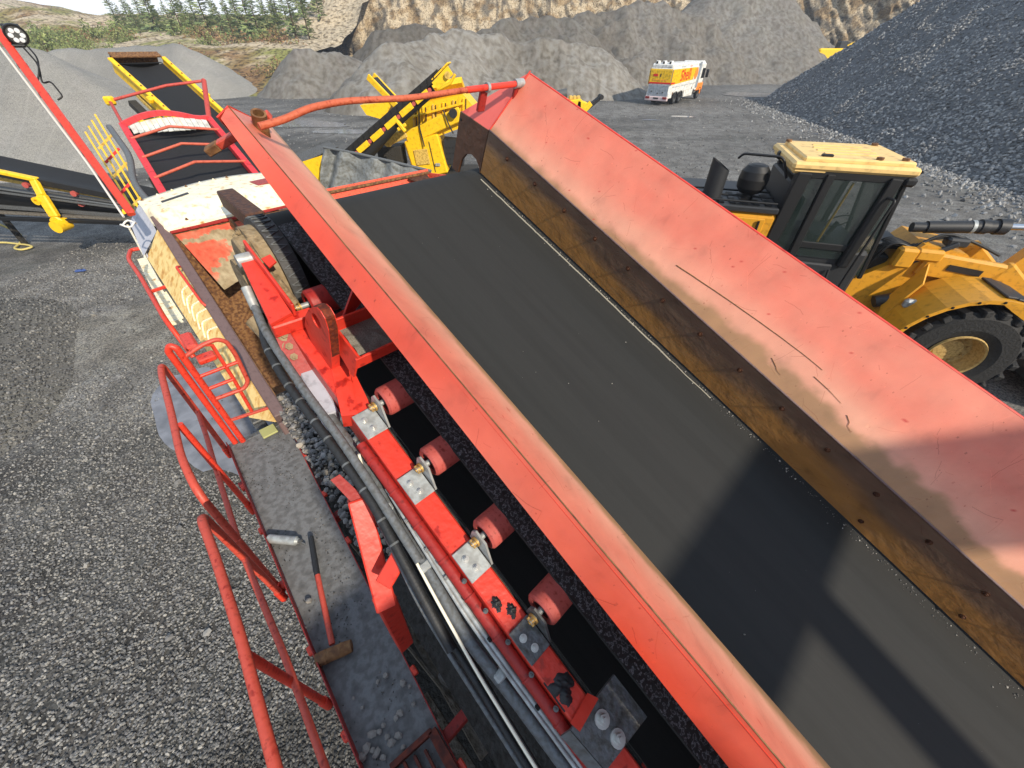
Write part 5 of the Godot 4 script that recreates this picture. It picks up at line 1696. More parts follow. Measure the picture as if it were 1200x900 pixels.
func build_truck() -> void:
	var P := thing("tanker_truck", "white and yellow fuel tanker truck parked before the sand mounds", "truck", V(16.6, 0, -52.4), deg_to_rad(50.9))
	var s := st()
	box(s, V(7.6, 2.3, 2.5), at(1.95, 2.05, 0), 0.16)
	box(s, V(7.55, 0.4, 2.3), at(1.95, 3.25, 0), 0.2)
	box(s, V(2.6, 0.6, 2.48), at(3.9, 0.75, 0), 0.05)
	box(s, V(0.9, 0.5, 2.48), at(-1.4, 0.82, 0), 0.05)
	var bd := put(s, "tank_body", M.white_paint, P)
	s = st()
	plate(s, [Vector2(-1.86, 1.72), Vector2(4.3, 1.95), Vector2(4.75, 3.0), Vector2(-1.86, 2.98)], 0.03, at(0, 0, 1.255))
	plate(s, [Vector2(-1.86, 1.72), Vector2(4.3, 1.95), Vector2(4.75, 3.0), Vector2(-1.86, 2.98)], 0.03, at(0, 0, -1.255))
	put(s, "yellow_band", M.sign_yellow, bd)
	s = st()
	box(s, V(0.05, 1.0, 2.3), at(-1.865, 2.4, 0), 0.02)
	for k in 5:
		var t0 := k * 0.3
		bar(s, V(-1.87 + 0.3 * (1 - cos(t0)), 2.88 + 0.25 * sin(t0), 0), V(-1.87 + 0.3 * (1 - cos(t0 + 0.33)), 2.88 + 0.25 * sin(t0 + 0.33), 0), 2.3, 0.04, V(1, 0, 0), 0.0)
	var rd := put(s, "rear_hatch", M.sign_yellow, P)
	for q in [[-0.55, 2.5, 0.5, 0.2], [0.0, 2.5, 0.12, 0.25]]:
		s = st()
		box(s, V(0.02, q[3], q[2]), at(-1.9, q[1], q[0]), 0.004)
		put(s, "hatch_mark", M.sign_red if q[0] < -0.1 else M.plastic, rd)
	for k in 5:
		s = st()
		box(s, V(0.02, 0.08, 0.16), at(-1.9, 2.1, -0.7 + k * 0.33), 0.004)
		put(s, "hatch_mark", M.orange, rd)
	s = st()
	box(s, V(0.04, 0.14, 2.34), at(-1.88, 1.86, 0), 0.01)
	box(s, V(1.0, 0.13, 0.03), at(-1.4, 1.86, 1.262), 0.006)
	put(s, "red_stripe", M.sign_red, rd)
	s = st()
	box(s, V(0.05, 0.95, 2.2), at(-1.87, 1.22, 0), 0.02)
	var dd := put(s, "rear_door", M.grey_paint, P)
	for q in [[-0.7, 1.15], [0.55, 1.1], [0.0, 1.0]]:
		s = st()
		box(s, V(0.03, 0.14, 0.16), at(-1.905, q[1], q[0]), 0.01)
		put(s, "door_latch", M.steel, dd)
	s = st()
	box(s, V(0.25, 0.38, 2.5), at(-1.95, 0.56, 0), 0.05)
	var bp := put(s, "bumper", mat(Color(0.82, 0.74, 0.74), 0.5), P)
	for z in [-0.95, 0.95]:
		s = st()
		box(s, V(0.05, 0.2, 0.45), at(-2.085, 0.64, z), 0.015)
		put(s, "tail_light", M.tail, bp)
	s = st()
	box(s, V(0.03, 0.13, 0.55), at(-2.085, 0.6, 0), 0.006)
	put(s, "number_plate", M.plastic, bp)
	for k in 3:
		s = st()
		box(s, V(0.5, 0.3, 0.32), at(-1.5, 3.5, -0.7 + k * 0.7), 0.06)
		put(s, "roof_vent", M.white_paint, bd)
		s = st()
		box(s, V(0.03, 0.2, 0.2), at(-1.76, 3.5, -0.7 + k * 0.7), 0.01)
		put(s, "vent_mouth", M.plastic, bd)
	for k in 8:
		s = st()
		box(s, V(0.1, 0.1, 0.02), at(0.3 + k * 0.26 + (1.1 if k > 4 else 0.0), 3.15, 1.26), 0.004)
		put(s, "roof_mark", M.grey_paint if k < 5 else M.sign_red, bd)
	letters("Shell", 1.25, M.sign_red, bd, Transform3D(Basis(V(0, 0, 1), 0.03), V(1.85, 2.42, 1.28)))
	s = st()   # shell shaped emblem
	var em := []
	for k in 17:
		var t := PI * k / 16.0
		em.append(Vector2(cos(t) * 0.5 * (1.0 + 0.05 * cos(k * PI)), sin(t) * 0.55 * (1.0 + 0.05 * cos(k * PI))))
	em.append(Vector2(-0.36, -0.34)); em.append(Vector2(-0.14, -0.5)); em.append(Vector2(0.14, -0.5)); em.append(Vector2(0.36, -0.34))
	plate(s, em, 0.03, at(4.95, 2.45, 1.275))
	put(s, "emblem", M.orange, bd)
	s = st()
	bar(s, V(-1.5, 1.5, 1.258), V(5.6, 1.62, 1.258), 0.012, 0.03, V(0, 1, 0), 0.0)
	put(s, "side_seam", M.grey_paint, bd)
	for q in [[-0.9, 1.0], [4.6, 1.2]]:
		s = st()
		box(s, V(0.16, 0.22, 0.03), at(q[0], q[1], 1.26), 0.006)
		put(s, "side_marker", M.rust, bd)
	# cab
	s = st()
	box(s, V(0.55, 2.4, 2.4), at(6.1, 2.1, 0), 0.05)
	box(s, V(1.9, 2.9, 2.45), at(7.2, 2.05, 0), 0.3)
	var cb := put(s, "cab", M.white_paint, P)
	s = st()
	box(s, V(0.7, 2.3, 0.03), at(6.0, 2.3, 1.235), 0.01)
	put(s, "cab_gap", M.grey_paint, cb)
	s = st()
	box(s, V(1.9, 0.75, 2.5), at(7.25, 1.2, 0), 0.06)
	box(s, V(0.5, 0.6, 2.45), at(7.95, 0.75, 0), 0.06)
	put(s, "orange_skirt", M.orange, cb)
	for e in [1.0, -1.0]:
		s = st()
		plate(s, [Vector2(6.95, 1.95), Vector2(7.95, 1.95), Vector2(7.85, 2.85), Vector2(6.95, 2.85)], 0.03, at(0, 0, 1.235 * e))
		put(s, "side_window", M.black, cb)
		s = st()
		box(s, V(0.12, 0.75, 0.3), at(8.2, 2.35, 1.45 * e), 0.04)
		bar(s, V(8.05, 2.7, 1.2 * e), V(8.2, 2.6, 1.4 * e), 0.04, 0.04)
		put(s, "mirror", M.black, cb)
	s = st()
	plate(s, [Vector2(-1.1, 1.9), Vector2(1.1, 1.9), Vector2(1.05, 3.0), Vector2(-1.05, 3.0)], 0.03, Transform3D(Basis(V(0, 1, 0), PI / 2), V(8.15, 0, 0)))
	put(s, "windscreen", M.black, cb)
	s = st()
	box(s, V(8.8, 0.35, 0.9), at(3.2, 0.65, 0), 0.02)
	put(s, "chassis", M.dark_steel, P)
	for e in [1.0, -1.0]:
		for x in [0.0, 1.45, 7.4]:
			wheel(P, V(x, 0.5, 1.02 * e), 0.5, 0.34 if x > 5.0 else 0.5, M.steel, 0, e, 0.55)
			s = st()
			for k in 6:
				var t0 := PI * k / 6.0
				bar(s, V(x + cos(t0) * 0.6, 0.5 + sin(t0) * 0.62, 1.05 * e), V(x + cos(t0 + 0.54) * 0.6, 0.5 + sin(t0 + 0.54) * 0.62, 1.05 * e), 0.44, 0.05, V(0, 1, 0.01), 0.0)
			put(s, "wheel_arch", M.black, P)

func build_stacker() -> void:
	# yellow conveyor: along its run, across, up
	var H := V(-10.9, 4.5, -14.66)
	var d := V(72, -48.7, 43).normalized() * -1.0
	d = V(-72, 48.7, -43).normalized()
	var wv := V(0.51, 0, -0.86).normalized()
	var up := wv.cross(d).normalized()
	if up.y < 0: up = -up
	var P := thing("stacking_conveyor", "yellow stacking conveyor with dark belt climbing towards the pale gravel heap at left", "conveyor", V(-7.5, 0, -12.6))
	var X := Transform3D(Basis(wv, up, -d), H - P.position)     # x across, y off the belt, -z uphill, head end at z 0
	var s := st()
	sheet(s, 10, 30, func(u, v): return V(lerpf(-0.55, 0.55, u), -0.1 * sin(u * PI) + 0.03, lerpf(0.1, 5.4, v)))
	sheet(s, 2, 6, func(u, v): return V(lerpf(-0.55, 0.55, u), 0.03 - 0.2 + 0.2 * cos(v * 2.5), 0.1 - 0.2 * sin(v * 2.5)))
	put(s, "belt", M.rubber, P, X)
	for e in [-1.0, 1.0]:
		s = st()
		box(s, V(0.12, 0.06, 5.5), at(0.68 * e, 0.09, 2.7), 0.01)
		box(s, V(0.03, 0.34, 5.5), at(0.66 * e, -0.1, 2.7), 0.008)
		var rl := put(s, "side_rail", M.yellow, P, X)
		for k in 12:
			s = st()
			bolt(s, V(0.68 * e, 0.12, 0.3 + k * 0.42), V(0, 1, 0), 0.025)
			put(s, "bolt", M.rust, rl)
		for k in 3:
			s = st()
			box(s, V(0.12, 0.14, 0.16), at(0.78 * e, 0.05, 1.6 + k * 1.1), 0.03)
			put(s, "idler_bearing", M.yellow, rl)
		s = st()
		bar(s, V(0.6 * e, -0.45, 0.6), V(0.6 * e, -0.75, 4.6), 0.08, 0.12, V(0, 1, 0), 0.01)
		for k in 7: bar(s, V(0.62 * e, -0.15, 0.6 + k * 0.6), V(0.6 * e, -0.55 - 0.04 * k, 0.9 + k * 0.6), 0.05, 0.06, V(0, 1, 0), 0.006)
		put(s, "truss", M.yellow_pale if e < 0 else M.yellow, P, X)
	s = st()
	box(s, V(1.2, 0.3, 0.03), at(0, 0.0, -0.2), 0.01)
	box(s, V(1.25, 0.05, 0.2), at(0, 0.14, -0.1), 0.01)
	put(s, "head_guard", M.rust, P, X)
	for k in 6:
		s = st()
		cyl(s, V(-0.5, -0.14, 0.4 + k * 0.8), V(0.5, -0.14, 0.4 + k * 0.8), 0.06, 12)
		put(s, "roller", M.roller, P, X)
	s = st()
	var q := X * V(-0.5, -0.6, 3.2)
	for e in [[X * V(-0.55, -0.5, 1.4), V(-3.1, 0, -0.6)], [X * V(0.55, -0.5, 1.4), V(-2.2, 0, -1.6)], [X * V(-0.55, -0.5, 3.6), V(-1.2, 0, 0.2)], [X * V(0.55, -0.5, 3.6), V(-0.5, 0, -1.0)], [q, X * V(-0.55, -0.75, 1.2)]]:
		s = st()
		bar(s, e[0], e[1], 0.1, 0.1, V(1, 0, 0), 0.01)
		put(s, "support_leg", M.yellow_pale, P)
	s = st()
	bar(s, X * V(-0.75, -0.3, 1.9), X * V(-1.25, -0.35, 1.9), 0.12, 0.12, V(0, 1, 0), 0.01)
	bar(s, X * V(-1.25, -0.35, 1.7), X * V(-1.2, -0.5, 3.6), 0.1, 0.1, V(0, 1, 0), 0.01)
	put(s, "outrigger", M.yellow, P)
	s = st()
	bar(s, X * V(-0.95, -0.4, 1.0), X * V(-0.95, -0.6, 4.0), 0.2, 0.16, V(0, 1, 0), 0.01)
	box(s, V(0.3, 0.3, 0.5), X * at(-0.95, -0.4, 2.5), 0.03)
	put(s, "drive_motor", M.dark_steel, P)

func build_side_conveyor() -> void:
	var P := thing("side_conveyor", "low black belt conveyor with yellow brackets at the left edge below the gravel heap", "conveyor", V(-12.6, 0, -11.6))
	var line := func(f: float, z: float, x: float) -> Vector3:   # f 0 top edge .. 1 bottom edge
		var u := (x + 15.4) / 5.2
		return V(x + 12.6, lerpf(lerpf(2.66, 1.52, u), lerpf(1.2, 1.02, u), f), z)
	var runs := [[0.03, 0.05, 0.13, 0.16, M.rubber, "belt_edge", 0.1], [0.2, -0.1, 0.05, 0.14, M.yellow_pale, "side_plate", 0.2], [0.32, 0.02, 0.06, 0.05, M.steel, "frame_rail", 0.0], [0.38, 0.1, 0.06, 0.04, M.hose_grey, "frame_rail", 0.0], [0.44, 0.16, 0.07, 0.05, M.steel, "frame_rail", 0.0], [0.78, 0.12, 0.08, 0.1, M.steel, "lower_frame", 0.0], [0.88, 0.2, 0.14, 0.06, M.mud, "lower_frame", 0.0], [0.98, 0.3, 0.1, 0.1, M.black, "bottom_rail", 0.0], [0.6, -0.5, 0.6, 0.02, M.black, "return_belt", 0.0]]
	for q in runs:
		var s := st()
		bar(s, line.call(q[0], q[1], -16.6), line.call(q[0], q[1], -10.2), q[2], q[3], V(0, 1, 0), 0.01)
		put(s, q[5], q[4], P)
	var s := st()
	sheet(s, 8, 20, func(u, v): return line.call(0.0, lerpf(0.0, -1.0, u), lerpf(-16.6, -10.2, v)) + V(0, -0.12 * sin(u * PI), 0))
	put(s, "belt", M.rubber, P)
	for k in 5:
		s = st()
		var c: Vector3 = line.call(0.17, 0.05, -15.6 + k * 1.15)
		cyl(s, c, c + V(0.02, 0.0, 0.12), 0.07, 14)
		put(s, "idler_end", M.roller, P)
		s = st()
		c = line.call(0.64, -0.3, -15.0 + k * 1.2)
		cyl(s, c, c + V(0.38, 0.08, 0.35), 0.09, 16)
		var rr := put(s, "return_roller", M.mud_tan, P)
		s = st()
		cyl(s, c + V(0.38, 0.08, 0.35), c + V(0.41, 0.085, 0.375), 0.085, 16)
		put(s, "roller_cap", M.roller, rr)
	for x in [-13.0, -16.2]:
		s = st()
		bar(s, line.call(-0.02, 0.1, x), line.call(0.32, 0.3, x + 0.12), 0.2, 0.12, V(0, 0, 1), 0.02)
		bar(s, line.call(0.3, 0.3, x + 0.12), line.call(0.85, 0.4, x + 0.16), 0.26, 0.14, V(0, 0, 1), 0.03)
		bar(s, line.call(0.85, 0.4, x + 0.05), line.call(1.05, 0.4, x + 0.2), 0.3, 0.1, V(0, 0, 1), 0.03)
		var c: Vector3 = line.call(0.45, 0.38, x - 0.03)
		lathe(s, [Vector2(0.05, -0.04), Vector2(0.1, -0.04), Vector2(0.1, 0.04), Vector2(0.05, 0.04), Vector2(0.05, -0.04)], 16, Transform3D(Basis(V(1, 0, 0), PI / 2), c))
		cyl(s, line.call(1.06, 0.25, x + 0.2), line.call(1.06, 0.62, x + 0.2), 0.16, 16)
		put(s, "yellow_bracket", M.yellow, P)
		s = st()
		bar(s, line.call(-0.03, 0.1, x + 0.1), line.call(-0.03, 0.1, x - 1.6), 0.16, 0.1, V(0, 1, 0), 0.02)
		put(s, "yellow_arm", M.yellow, P)
	s = st()
	slab(s, [line.call(0.4, 0.25, -10.95), line.call(0.4, 0.25, -10.6), line.call(0.62, 0.3, -11.0)], V(0, 0, 0.03))
	put(s, "yellow_guard", M.yellow, P)
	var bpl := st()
	slab(bpl, [line.call(0.46, -0.15, -16.6), line.call(0.46, -0.15, -10.2), line.call(0.97, -0.15, -10.2), line.call(0.97, -0.15, -16.6)], V(0, 0, -0.03))  # black sheet added to stand for the shade in the gap
	put(bpl, "gap_shade_sheet", M.black, P)
	for x in [-15.8, -11.2]:
		for z in [-0.75]:
			s = st()
			bar(s, line.call(0.95, z, x), V(x + 12.6, 0.0, z), 0.12, 0.12, V(1, 0, 0), 0.01)
			put(s, "support_leg", M.dark_steel, P)

func build_screener() -> void:
	var P := thing("mobile_screener", "yellow mobile screener with crossing black conveyors and grey rubber feed chute", "quarry machine", V(-3.2, 0, -16.8))
	var w := func(x, y, z): return V(x + 3.2, y, z + 16.8)
	var s := st()
	# long side conveyor
	var a: Vector3 = w.call(-5.85, 1.95, -15.5)
	var b: Vector3 = w.call(-2.2, 4.22, -15.5)
	var dv := (b - a).normalized()
	var nv := V(-dv.y, dv.x, 0)
	bar(s, a - dv * 0.3, b, 0.9, 0.05, nv, 0.01)
	for e in [-0.42, 0.42]: bar(s, a + V(0, 0, e) + nv * 0.04 - dv * 0.3, b + V(0, 0, e) + nv * 0.04, 0.05, 0.2, nv, 0.01)
	var cv := put(s, "side_conveyor", M.rubber, P)
	for k in 17:
		s = st()
		var c := a.lerp(b, 0.02 + k * 0.058) + V(0, 0, 0.452) + nv * 0.02
		bar(s, c - nv * 0.06 - dv * 0.04, c + nv * 0.09 + dv * 0.05, 0.02, 0.03, V(0, 0, 1), 0.004)
		put(s, "belt_cleat", M.black, cv)
	for k in 6:
		s = st()
		var t0 := 0.0 + k * 0.15
		bar(s, a.lerp(b, t0) + V(0, 0, 0.5) - nv * 0.14, a.lerp(b, t0 + 0.115) + V(0, 0, 0.5) - nv * 0.14, 0.06, 0.17, nv, 0.01)
		put(s, "conveyor_side", M.yellow, cv)
		s = st()
		var c := a.lerp(b, t0 + 0.13) + V(0, 0, 0.47) - nv * 0.14
		cyl(s, c, c + V(0, 0, 0.06), 0.06, 12)
		put(s, "idler_end", M.roller, cv)
	s = st()
	tube(s, [w.call(-5.35, 1.75, -15.15), w.call(-3.66, 3.1, -15.15), w.call(-2.5, 3.86, -15.3)], 0.17, 16)
	put(s, "return_belt", M.rubber, cv)
	s = st()
	slab(s, [w.call(-2.46, 4.02, -15.0), w.call(-1.93, 4.42, -15.0), w.call(-1.78, 4.22, -15.0), w.call(-2.3, 3.84, -15.0)], V(0, 0, 0.06))
	slab(s, [w.call(-2.46, 4.06, -15.05), w.call(-1.93, 4.46, -15.05), w.call(-1.93, 4.46, -15.9), w.call(-2.46, 4.06, -15.9)], nv * 0.04)
	tube(s, [w.call(-2.3, 3.84, -15.0), w.call(-1.9, 4.0, -14.95), w.call(-1.72, 4.22, -14.95)], 0.04, 8)
	var hp := put(s, "head_plate", M.yellow, cv)
	s = st()
	cyl(s, w.call(-1.95, 4.2, -14.98), w.call(-1.95, 4.2, -14.85), 0.09, 14)
	put(s, "motor", M.yellow_pale, hp)
	s = st()
	bar(s, w.call(-3.72, 3.05, -14.95), w.call(-3.5, 2.75, -14.95), 0.1, 0.16, V(0, 0, 1), 0.02)
	bar(s, w.call(-3.75, 2.8, -14.95), w.call(-3.45, 2.95, -14.95), 0.1, 0.08, V(0, 0, 1), 0.02)
	put(s, "yellow_clamp", M.yellow, cv)
	# screen box
	s = st()
	slab(s, [w.call(-5.67, 3.2, -17.6), w.call(-4.4, 3.3, -17.6), w.call(-4.9, 2.75, -17.6), w.call(-5.5, 2.9, -17.6)], V(0, 0, -0.8))
	slab(s, [w.call(-3.78, 2.92, -16.6), w.call(-3.2, 3.35, -16.6), w.call(-1.7, 3.6, -16.6), w.call(-1.3, 3.2, -16.6), w.call(-1.6, 2.7, -16.6), w.call(-3.4, 2.16, -16.6), w.call(-4.0, 2.6, -16.6)], V(0, 0, -1.6))
	slab(s, [w.call(-3.4, 3.35, -16.7), w.call(-1.7, 3.6, -16.7), w.call(-1.7, 3.75, -16.8), w.call(-2.6, 3.65, -16.8)], V(0, 0, -1.4))
	var sb := put(s, "screen_box", M.yellow, P)
	for k in 6:
		s = st()
		var x := -3.55 + k * 0.36
		bar(s, w.call(x, 2.4 + 0.1 * k, -16.57), w.call(x + 0.06, 3.2 + 0.06 * k, -16.57), 0.06, 0.08, V(0, 0, 1), 0.01)
		put(s, "box_rib", M.yellow if k % 2 else M.yellow_pale, sb)
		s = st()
		bar(s, w.call(x + 0.09, 2.42 + 0.1 * k, -16.585), w.call(x + 0.15, 3.18 + 0.06 * k, -16.585), 0.03, 0.05, V(0, 0, 1), 0.0)  # dark joint strip, gap shade beside each rib put in as colour
		put(s, "joint_shade_strip", M.dark_steel, sb)
	s = st()
	bar(s, w.call(-3.85, 2.32, -16.45), w.call(-1.8, 3.08, -16.45), 0.2, 0.42, V(0, 1, 0), 0.03)
	bar(s, w.call(-3.5, 2.98, -16.5), w.call(-1.7, 3.36, -16.5), 0.12, 0.06, V(0, 1, 0), 0.01)
	var am := put(s, "tilt_beam", M.yellow, sb)
	s = st()
	cyl(s, w.call(-2.05, 3.1, -16.34), w.call(-2.05, 3.1, -16.2), 0.14, 18)
	put(s, "pivot_cap", M.plastic, am)
	s = st()
	tube(s, rounded([w.call(-2.4, 3.2, -16.3), w.call(-2.25, 2.8, -16.25), w.call(-2.1, 2.5, -16.25)], 0.1), 0.025, 7)
	tube(s, rounded([w.call(-3.25, 3.2, -16.4), w.call(-3.3, 2.7, -16.3), w.call(-3.2, 2.1, -16.25)], 0.1), 0.025, 7)
	put(s, "hose", M.black, am)
	s = st()
	box(s, V(0.6, 0.3, 0.3), Transform3D(Basis(V(0, 0, 1), 0.35), w.call(-4.1, 2.42, -16.4)), 0.03)
	cyl(s, w.call(-4.5, 2.25, -16.5), w.call(-4.5, 2.25, -16.2), 0.16, 14)
	put(s, "hydraulic_block", M.yellow_pale, P)
	# engine house
	s = st()
	box(s, V(1.3, 1.3, 1.4), Transform3D(Basis(V(0, 0, 1), 0.2), w.call(-3.2, 1.72, -17.05)), 0.05)
	var eh := put(s, "engine_house", M.yellow, P)
	s = st()
	box(s, V(0.52, 0.5, 0.03), Transform3D(Basis(V(0, 0, 1), 0.1), w.call(-3.36, 1.75, -16.32)), 0.01)
	put(s, "mesh_grille", M.yellow_pale, eh)
	s = st()
	box(s, V(0.02, 1.0, 0.02), Transform3D(Basis(V(0, 0, 1), 0.12), w.call(-2.97, 1.75, -16.33)), 0.0)
	put(s, "door_gap", M.plastic, eh)
	s = st()
	box(s, V(0.18, 0.1, 0.03), Transform3D(Basis(), w.call(-2.8, 1.5, -16.31)), 0.01)
	put(s, "door_latch", M.galv, eh)
	s = st()
	box(s, V(0.75, 0.85, 0.5), Transform3D(Basis(V(0, 0, 1), -0.08), w.call(-2.2, 1.85, -16.8)), 0.02)
	var gr := put(s, "dark_guard", M.plastic, P)
	for k in 15:
		s = st()
		cyl(s, w.call(-2.45 + (k % 5) * 0.12, 1.65 + (k / 5) * 0.18, -16.56), w.call(-2.45 + (k % 5) * 0.12, 1.65 + (k / 5) * 0.18, -16.54), 0.03, 8)
		put(s, "guard_hole", M.black, gr)
	s = st()
	box(s, V(0.9, 0.7, 0.8), Transform3D(Basis(), w.call(-4.6, 1.7, -16.9)), 0.03)
	box(s, V(3.6, 0.4, 1.8), Transform3D(Basis(), w.call(-3.2, 0.95, -17.2)), 0.03)
	for e in [-0.7, 0.9]: box(s, V(3.4, 0.75, 0.45), Transform3D(Basis(), w.call(-3.2, 0.38, -17.2 + e)), 0.15)
	put(s, "track_frame", M.dark_steel, P)
	# far small conveyor
	s = st()
	slab(s, [w.call(-5.1, 3.95, -18.6), w.call(-4.3, 3.2, -18.2), w.call(-4.3, 3.2, -17.5), w.call(-5.1, 3.95, -17.9)], V(0.03, 0.03, 0))
	var fc := put(s, "short_conveyor", M.rubber, P)
	for z in [[-18.62, -18.22], [-17.88, -17.48]]:
		s = st()
		bar(s, w.call(-5.25, 4.02, z[0]), w.call(-4.2, 3.1, z[1]), 0.08, 0.2, V(0, 1, 0), 0.01)
		put(s, "conveyor_side", M.yellow, fc)
	# feed chute of grey rubber with steel apron, in front
	s = st()
	var top := [w.call(-4.75, 2.95, -11.2), w.call(-3.9, 2.86, -11.0), w.call(-3.0, 2.72, -10.8), w.call(-2.0, 2.55, -10.6)]
	sheet(s, 90, 20, func(u, v):
		var q: float = u * 3.0
		var i := mini(int(q), 2)
		var p: Vector3 = (top[i] as Vector3).lerp(top[i + 1], q - i)
		return p + V(-0.3 * v * (1.0 - u), -1.0 * v, 0.25 * v + 0.13 * sin(u * 30.0 + v * 3.0 + 1.5 * sin(u * 9.0)) * (1.0 - u) + 0.06 * nz.get_noise_2d(u * 200.0, v * 200.0)))
	var chm := put(s, "rubber_chute", M.canvas, P)
	s = st()
	tube(s, [top[0], top[1], top[2], top[3]], 0.035, 8)
	put(s, "chute_rim", M.hose_grey, chm)
	s = st()
	slab(s, [w.call(-5.75, 2.66, -11.6), w.call(-4.78, 2.98, -11.7), w.call(-4.5, 2.9, -11.5), w.call(-5.6, 2.5, -11.4)], V(0, 0.04, 0))
	put(s, "steel_apron", M.steel, P)
	s = st()
	slab(s, [w.call(-5.5, 2.6, -11.3), w.call(-4.72, 2.8, -11.3), w.call(-4.9, 1.9, -11.2), w.call(-5.5, 1.9, -11.2)], V(0, 0, -0.05))
	bar(s, w.call(-4.8, 2.0, -11.3), w.call(-4.2, 1.3, -16.5), 0.3, 0.3, V(0, 1, 0), 0.02)
	put(s, "chute_frame", M.yellow, P)
	s = st()
	for q in [[-5.2, -11.4], [-2.4, -10.8]]:
		s = st()
		bar(s, w.call(q[0], 2.0, q[1]), w.call(q[0], 0.0, q[1]), 0.14, 0.14, V(1, 0, 0), 0.01)
		put(s, "support_leg", M.dark_steel, P)

func build_small() -> void:
	var P := thing("mobile_crusher", "small yellow machine with a dark discharge belt half hidden behind the hopper side", "quarry machine", V(5.0, 0, -38.0))
	var s := st()
	box(s, V(2.2, 1.0, 1.6), Transform3D(Basis(V(0, 0, 1), 0.1), V(-0.6, 1.1, 0)), 0.06)
	box(s, V(0.9, 0.55, 1.4), Transform3D(Basis(V(0, 0, 1), -0.25), V(0.55, 1.25, 0.1)), 0.05)
	var bd := put(s, "yellow_body", M.yellow, P)
	s = st()
	cyl(s, V(-1.6, 1.9, 0.4), V(-0.7, 2.05, 0.4), 0.3, 18)
	put(s, "grey_drum", M.steel, bd)
	s = st()
	for k in 3: box(s, V(0.3, 0.3, 0.3), at(-0.4 + k * 0.3, 1.75, 0.5), 0.06)
	put(s, "engine_parts", M.yellow_pale, bd)
	s = st()
	bar(s, V(0.4, 0.6, 0.3), V(2.0, 1.8, 0.3), 0.9, 0.2, V(0, 1, 0), 0.04)
	cyl(s, V(2.0, 1.8, -0.2), V(2.0, 1.8, 0.8), 0.16, 16)
	var cv := put(s, "discharge_belt", M.rubber, P)
	s = st()
	bar(s, V(0.5, 0.75, 0.82), V(1.2, 1.45, 0.82), 0.1, 0.4, V(0, 1, 0), 0.02)
	put(s, "belt_side", M.yellow, cv)
	s = st()
	for e in [-0.7, 0.7]: box(s, V(3.0, 0.6, 0.4), at(-0.5, 0.32, e), 0.12)
	put(s, "track_frame", M.dark_steel, P)
	var Q := thing("parked_excavator", "tiny yellow machine standing between the far mound and the dark rock face", "excavator", V(53.5, 0, -86.0))
	s = st()
	box(s, V(4.4, 1.6, 2.4), at(0, 3.6, 0), 0.2)
	var eb := put(s, "upper_body", M.yellow, Q)
	s = st()
	box(s, V(1.4, 1.2, 1.2), at(1.6, 4.7, 0.4), 0.15)
	put(s, "cab", M.plastic, eb)
	s = st()
	bar(s, V(2.0, 4.0, -0.5), V(4.2, 5.0, -0.5), 0.4, 0.5, V(0, 1, 0), 0.05)
	bar(s, V(4.2, 5.1, -0.5), V(5.2, 2.8, -0.5), 0.3, 0.4, V(1, 0, 0), 0.05)
	put(s, "boom", M.yellow, Q)
	s = st()
	for e in [-1.0, 1.0]: box(s, V(4.4, 1.1, 0.6), at(0, 2.1, e), 0.3)
	box(s, V(6.5, 1.6, 4.0), at(0, 0.8, 0), 0.4)
	put(s, "undercarriage", M.dark_steel, Q)

